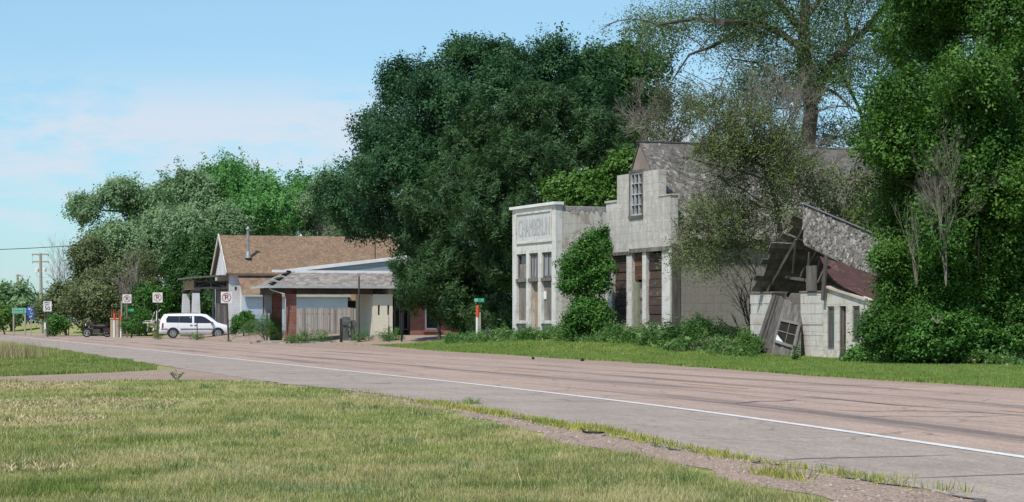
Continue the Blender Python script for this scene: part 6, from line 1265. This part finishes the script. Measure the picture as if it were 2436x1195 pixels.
for x in(-1.62,1.50):
    for s in(-1,1):
        m=MB(); yy=s*.84; m.tube((x,yy,.335),(x,s*.96,.335),.335,.335,24); m.tube((x,s*.96,.335),(x,s*.975,.335),.335,.30,24); w=m.build('wheel',M_tyre,van)
        m=MB(); m.tube((x,s*.96,.335),(x,s*.983,.335),.235,.22,20); m.build('rim',M_alloy,w); m=MB()
        for k in range(5): a=k*2*math.pi/5+.3; m.prism([(x+.1*math.cos(a-.35),.335+.1*math.sin(a-.35)),(x+.18*math.cos(a-.28),.335+.18*math.sin(a-.28)),(x+.18*math.cos(a+.28),.335+.18*math.sin(a+.28)),(x+.1*math.cos(a+.35),.335+.1*math.sin(a+.35))],s*.98,s*.988)
        m.build('rim_holes',M_black,w)
        m=MB(); n=14; vs=[]
        for i in range(n+1):
            a=math.pi*(i/n)*1.06-.09
            for rr in(.335,.43): vs.append((x+rr*math.cos(a),s*(sidept(x,.6,.012)),.33+rr*math.sin(a)))
        vs2=[(a_,b_-s*.14,c_) for a_,b_,c_ in vs]; N=len(vs); ff=[]
        for i in range(n): j=2*i; ff+=[(j,j+1,j+3,j+2),(j+N,j+2+N,j+3+N,j+1+N),(j,j+2,j+2+N,j+N)]
        m.add(vs+vs2,ff,.5); m.build('wheel_arch',M_black,van)
for s in(-1,1):
    m=MB(); m.rbox((1.08,s*1.02,1.08),(.14,.2,.15),Matrix.Identity(3)); m.build('wing_mirror',M_trim,van); m=MB(); m.beam((-1.9,s*.62,1.76),(.2,s*.62,1.77),.04,.03); m.build('roof_rail',M_trim,van)
m=MB(); m.rbox((hx+.0,0,.5),(.16,1.5,.09),Matrix.Identity(3)); m.rbox((hx-.12,0,.42),(.3,1.62,.2),Matrix.Identity(3)); m.build('front_bumper',M_trim,van); m=MB(); m.rbox((-hx+.04,0,.47),(.2,1.68,.26),Matrix.Identity(3)); m.build('rear_bumper',M_vp,van); m=MB(); m.disc((-.42,-sidept(-.42,1.45,.02),1.46),.04,'y',.006,12); m.build('window_sticker',M_whitepl,van)
# debris
x_,y_=G(1410,1034); r=thing('tyre_scrap','torn black strip of tyre rubber lying at the asphalt edge','tyre scrap',(x_,y_,.01),R(10)); m=MB(); m.path([(-.12,0,.06),(-.1,0,.02),(-.05,.01,.012),(.06,0,.01),(.14,.02,.012)],[.006,.012,.014,.012,.005],6); m.build('strip',M_black,r)
for px,py,s in((1268,856,.02),(1385,860,.03)):
    x_,y_=G(px,py); m=MB(); m.path([(-s*2,0,.02),(0,0,.05),(s*2,.03,.02)],[.02,.06,.02],6); o=m.build('road_debris',M_black,None); o.location=(x_,y_,.01); tag(o,'small dark lump on the far gravel shoulder '+('below the white shop' if px==1268 else 'left of the gabled shop'),'debris')
# ---------------------------------------------------------------- light, sky, camera
SUN_EL=R(56); SAZ=Vector((-.54,-.84)).normalized()
sd=Vector((SAZ.x*math.cos(SUN_EL),SAZ.y*math.cos(SUN_EL),math.sin(SUN_EL)))
sl=bpy.data.lights.new('sun','SUN'); sl.energy=3.2; sl.angle=R(.6); sl.color=(1.,.955,.88); so=bpy.data.objects.new('sun',sl); COL.objects.link(so); so.rotation_euler=sd.to_track_quat('Z','Y').to_euler()
w=bpy.data.worlds.new('World'); sc.world=w; w.use_nodes=True; nt=w.node_tree; bg=nt.nodes['Background']
class WT(NT):
    def __init__(s): s.t=nt; s.n=nt.nodes
t=WT(); sk=t.new('ShaderNodeTexSky'); sk.sky_type='NISHITA'; sk.sun_disc=False; sk.sun_elevation=SUN_EL; sk.sun_rotation=math.atan2(SAZ.x,SAZ.y); sk.air_density=1.; sk.dust_density=.35; sk.ozone_density=1.6
tc=t.new('ShaderNodeTexCoord'); mp=t.new('ShaderNodeMapping'); mp.inputs['Scale'].default_value=(7,7,26); t.L(tc.outputs['Generated'],mp.inputs[0])
n1=t.noise(mp.outputs[0],.8,7,.6,.4); sp=t.new('ShaderNodeSeparateXYZ'); t.L(tc.outputs['Generated'],sp.inputs[0])
band=t.ramp(sp.outputs['Z'],[(0.,.3),(.04,.8),(.095,1.),(.118,.1),(.13,.0)])
azm=t.ramp(sp.outputs['X'],[(0.,1.),(.02,.35)])
mp9=t.new('ShaderNodeMapping'); mp9.inputs['Scale'].default_value=(26,26,90); t.L(tc.outputs['Generated'],mp9.inputs[0]); n2=t.noise(mp9.outputs[0],1.,8,.65,.3); n1=t.math('ADD',t.math('MULTIPLY',n1,.62),t.math('MULTIPLY',n2,.38)); cl=t.math('MULTIPLY',t.ramp(n1,[(.45,0.),(.55,1.)]),band); cl=t.math('MULTIPLY',cl,.8)
sky=t.mix(1.,sk.outputs[0],(.93,.99,.99),'MULTIPLY')
hz=t.ramp(sp.outputs['Z'],[(0.,(.55,.76,1.)),(.07,(.70,.85,1.)),(.15,(.86,.96,1.)),(.5,(1.,1.,1.))]); sky=t.mix(1.,sky,hz,'MULTIPLY'); col=t.mix(cl,sky,(5.0,5.35,6.0))
t.L(col,bg.inputs['Color']); bg.inputs['Strength'].default_value=.105
cam=bpy.data.cameras.new('camera'); co=bpy.data.objects.new('camera',cam); COL.objects.link(co); co.location=(0,0,HC); co.rotation_euler=(R(90),0,0)
cam.sensor_width=36; cam.lens=36*F/2436; cam.shift_y=(HY-597.5)/2436; cam.clip_start=.1; cam.clip_end=6000; sc.camera=co
sc.render.engine='CYCLES'; sc.view_settings.view_transform='Standard'; sc.view_settings.look='None'; sc.view_settings.exposure=.45; sc.view_settings.gamma=1
sc.cycles.max_bounces=6; sc.cycles.diffuse_bounces=3; sc.cycles.glossy_bounces=2; sc.cycles.transmission_bounces=3; sc.cycles.use_adaptive_sampling=True
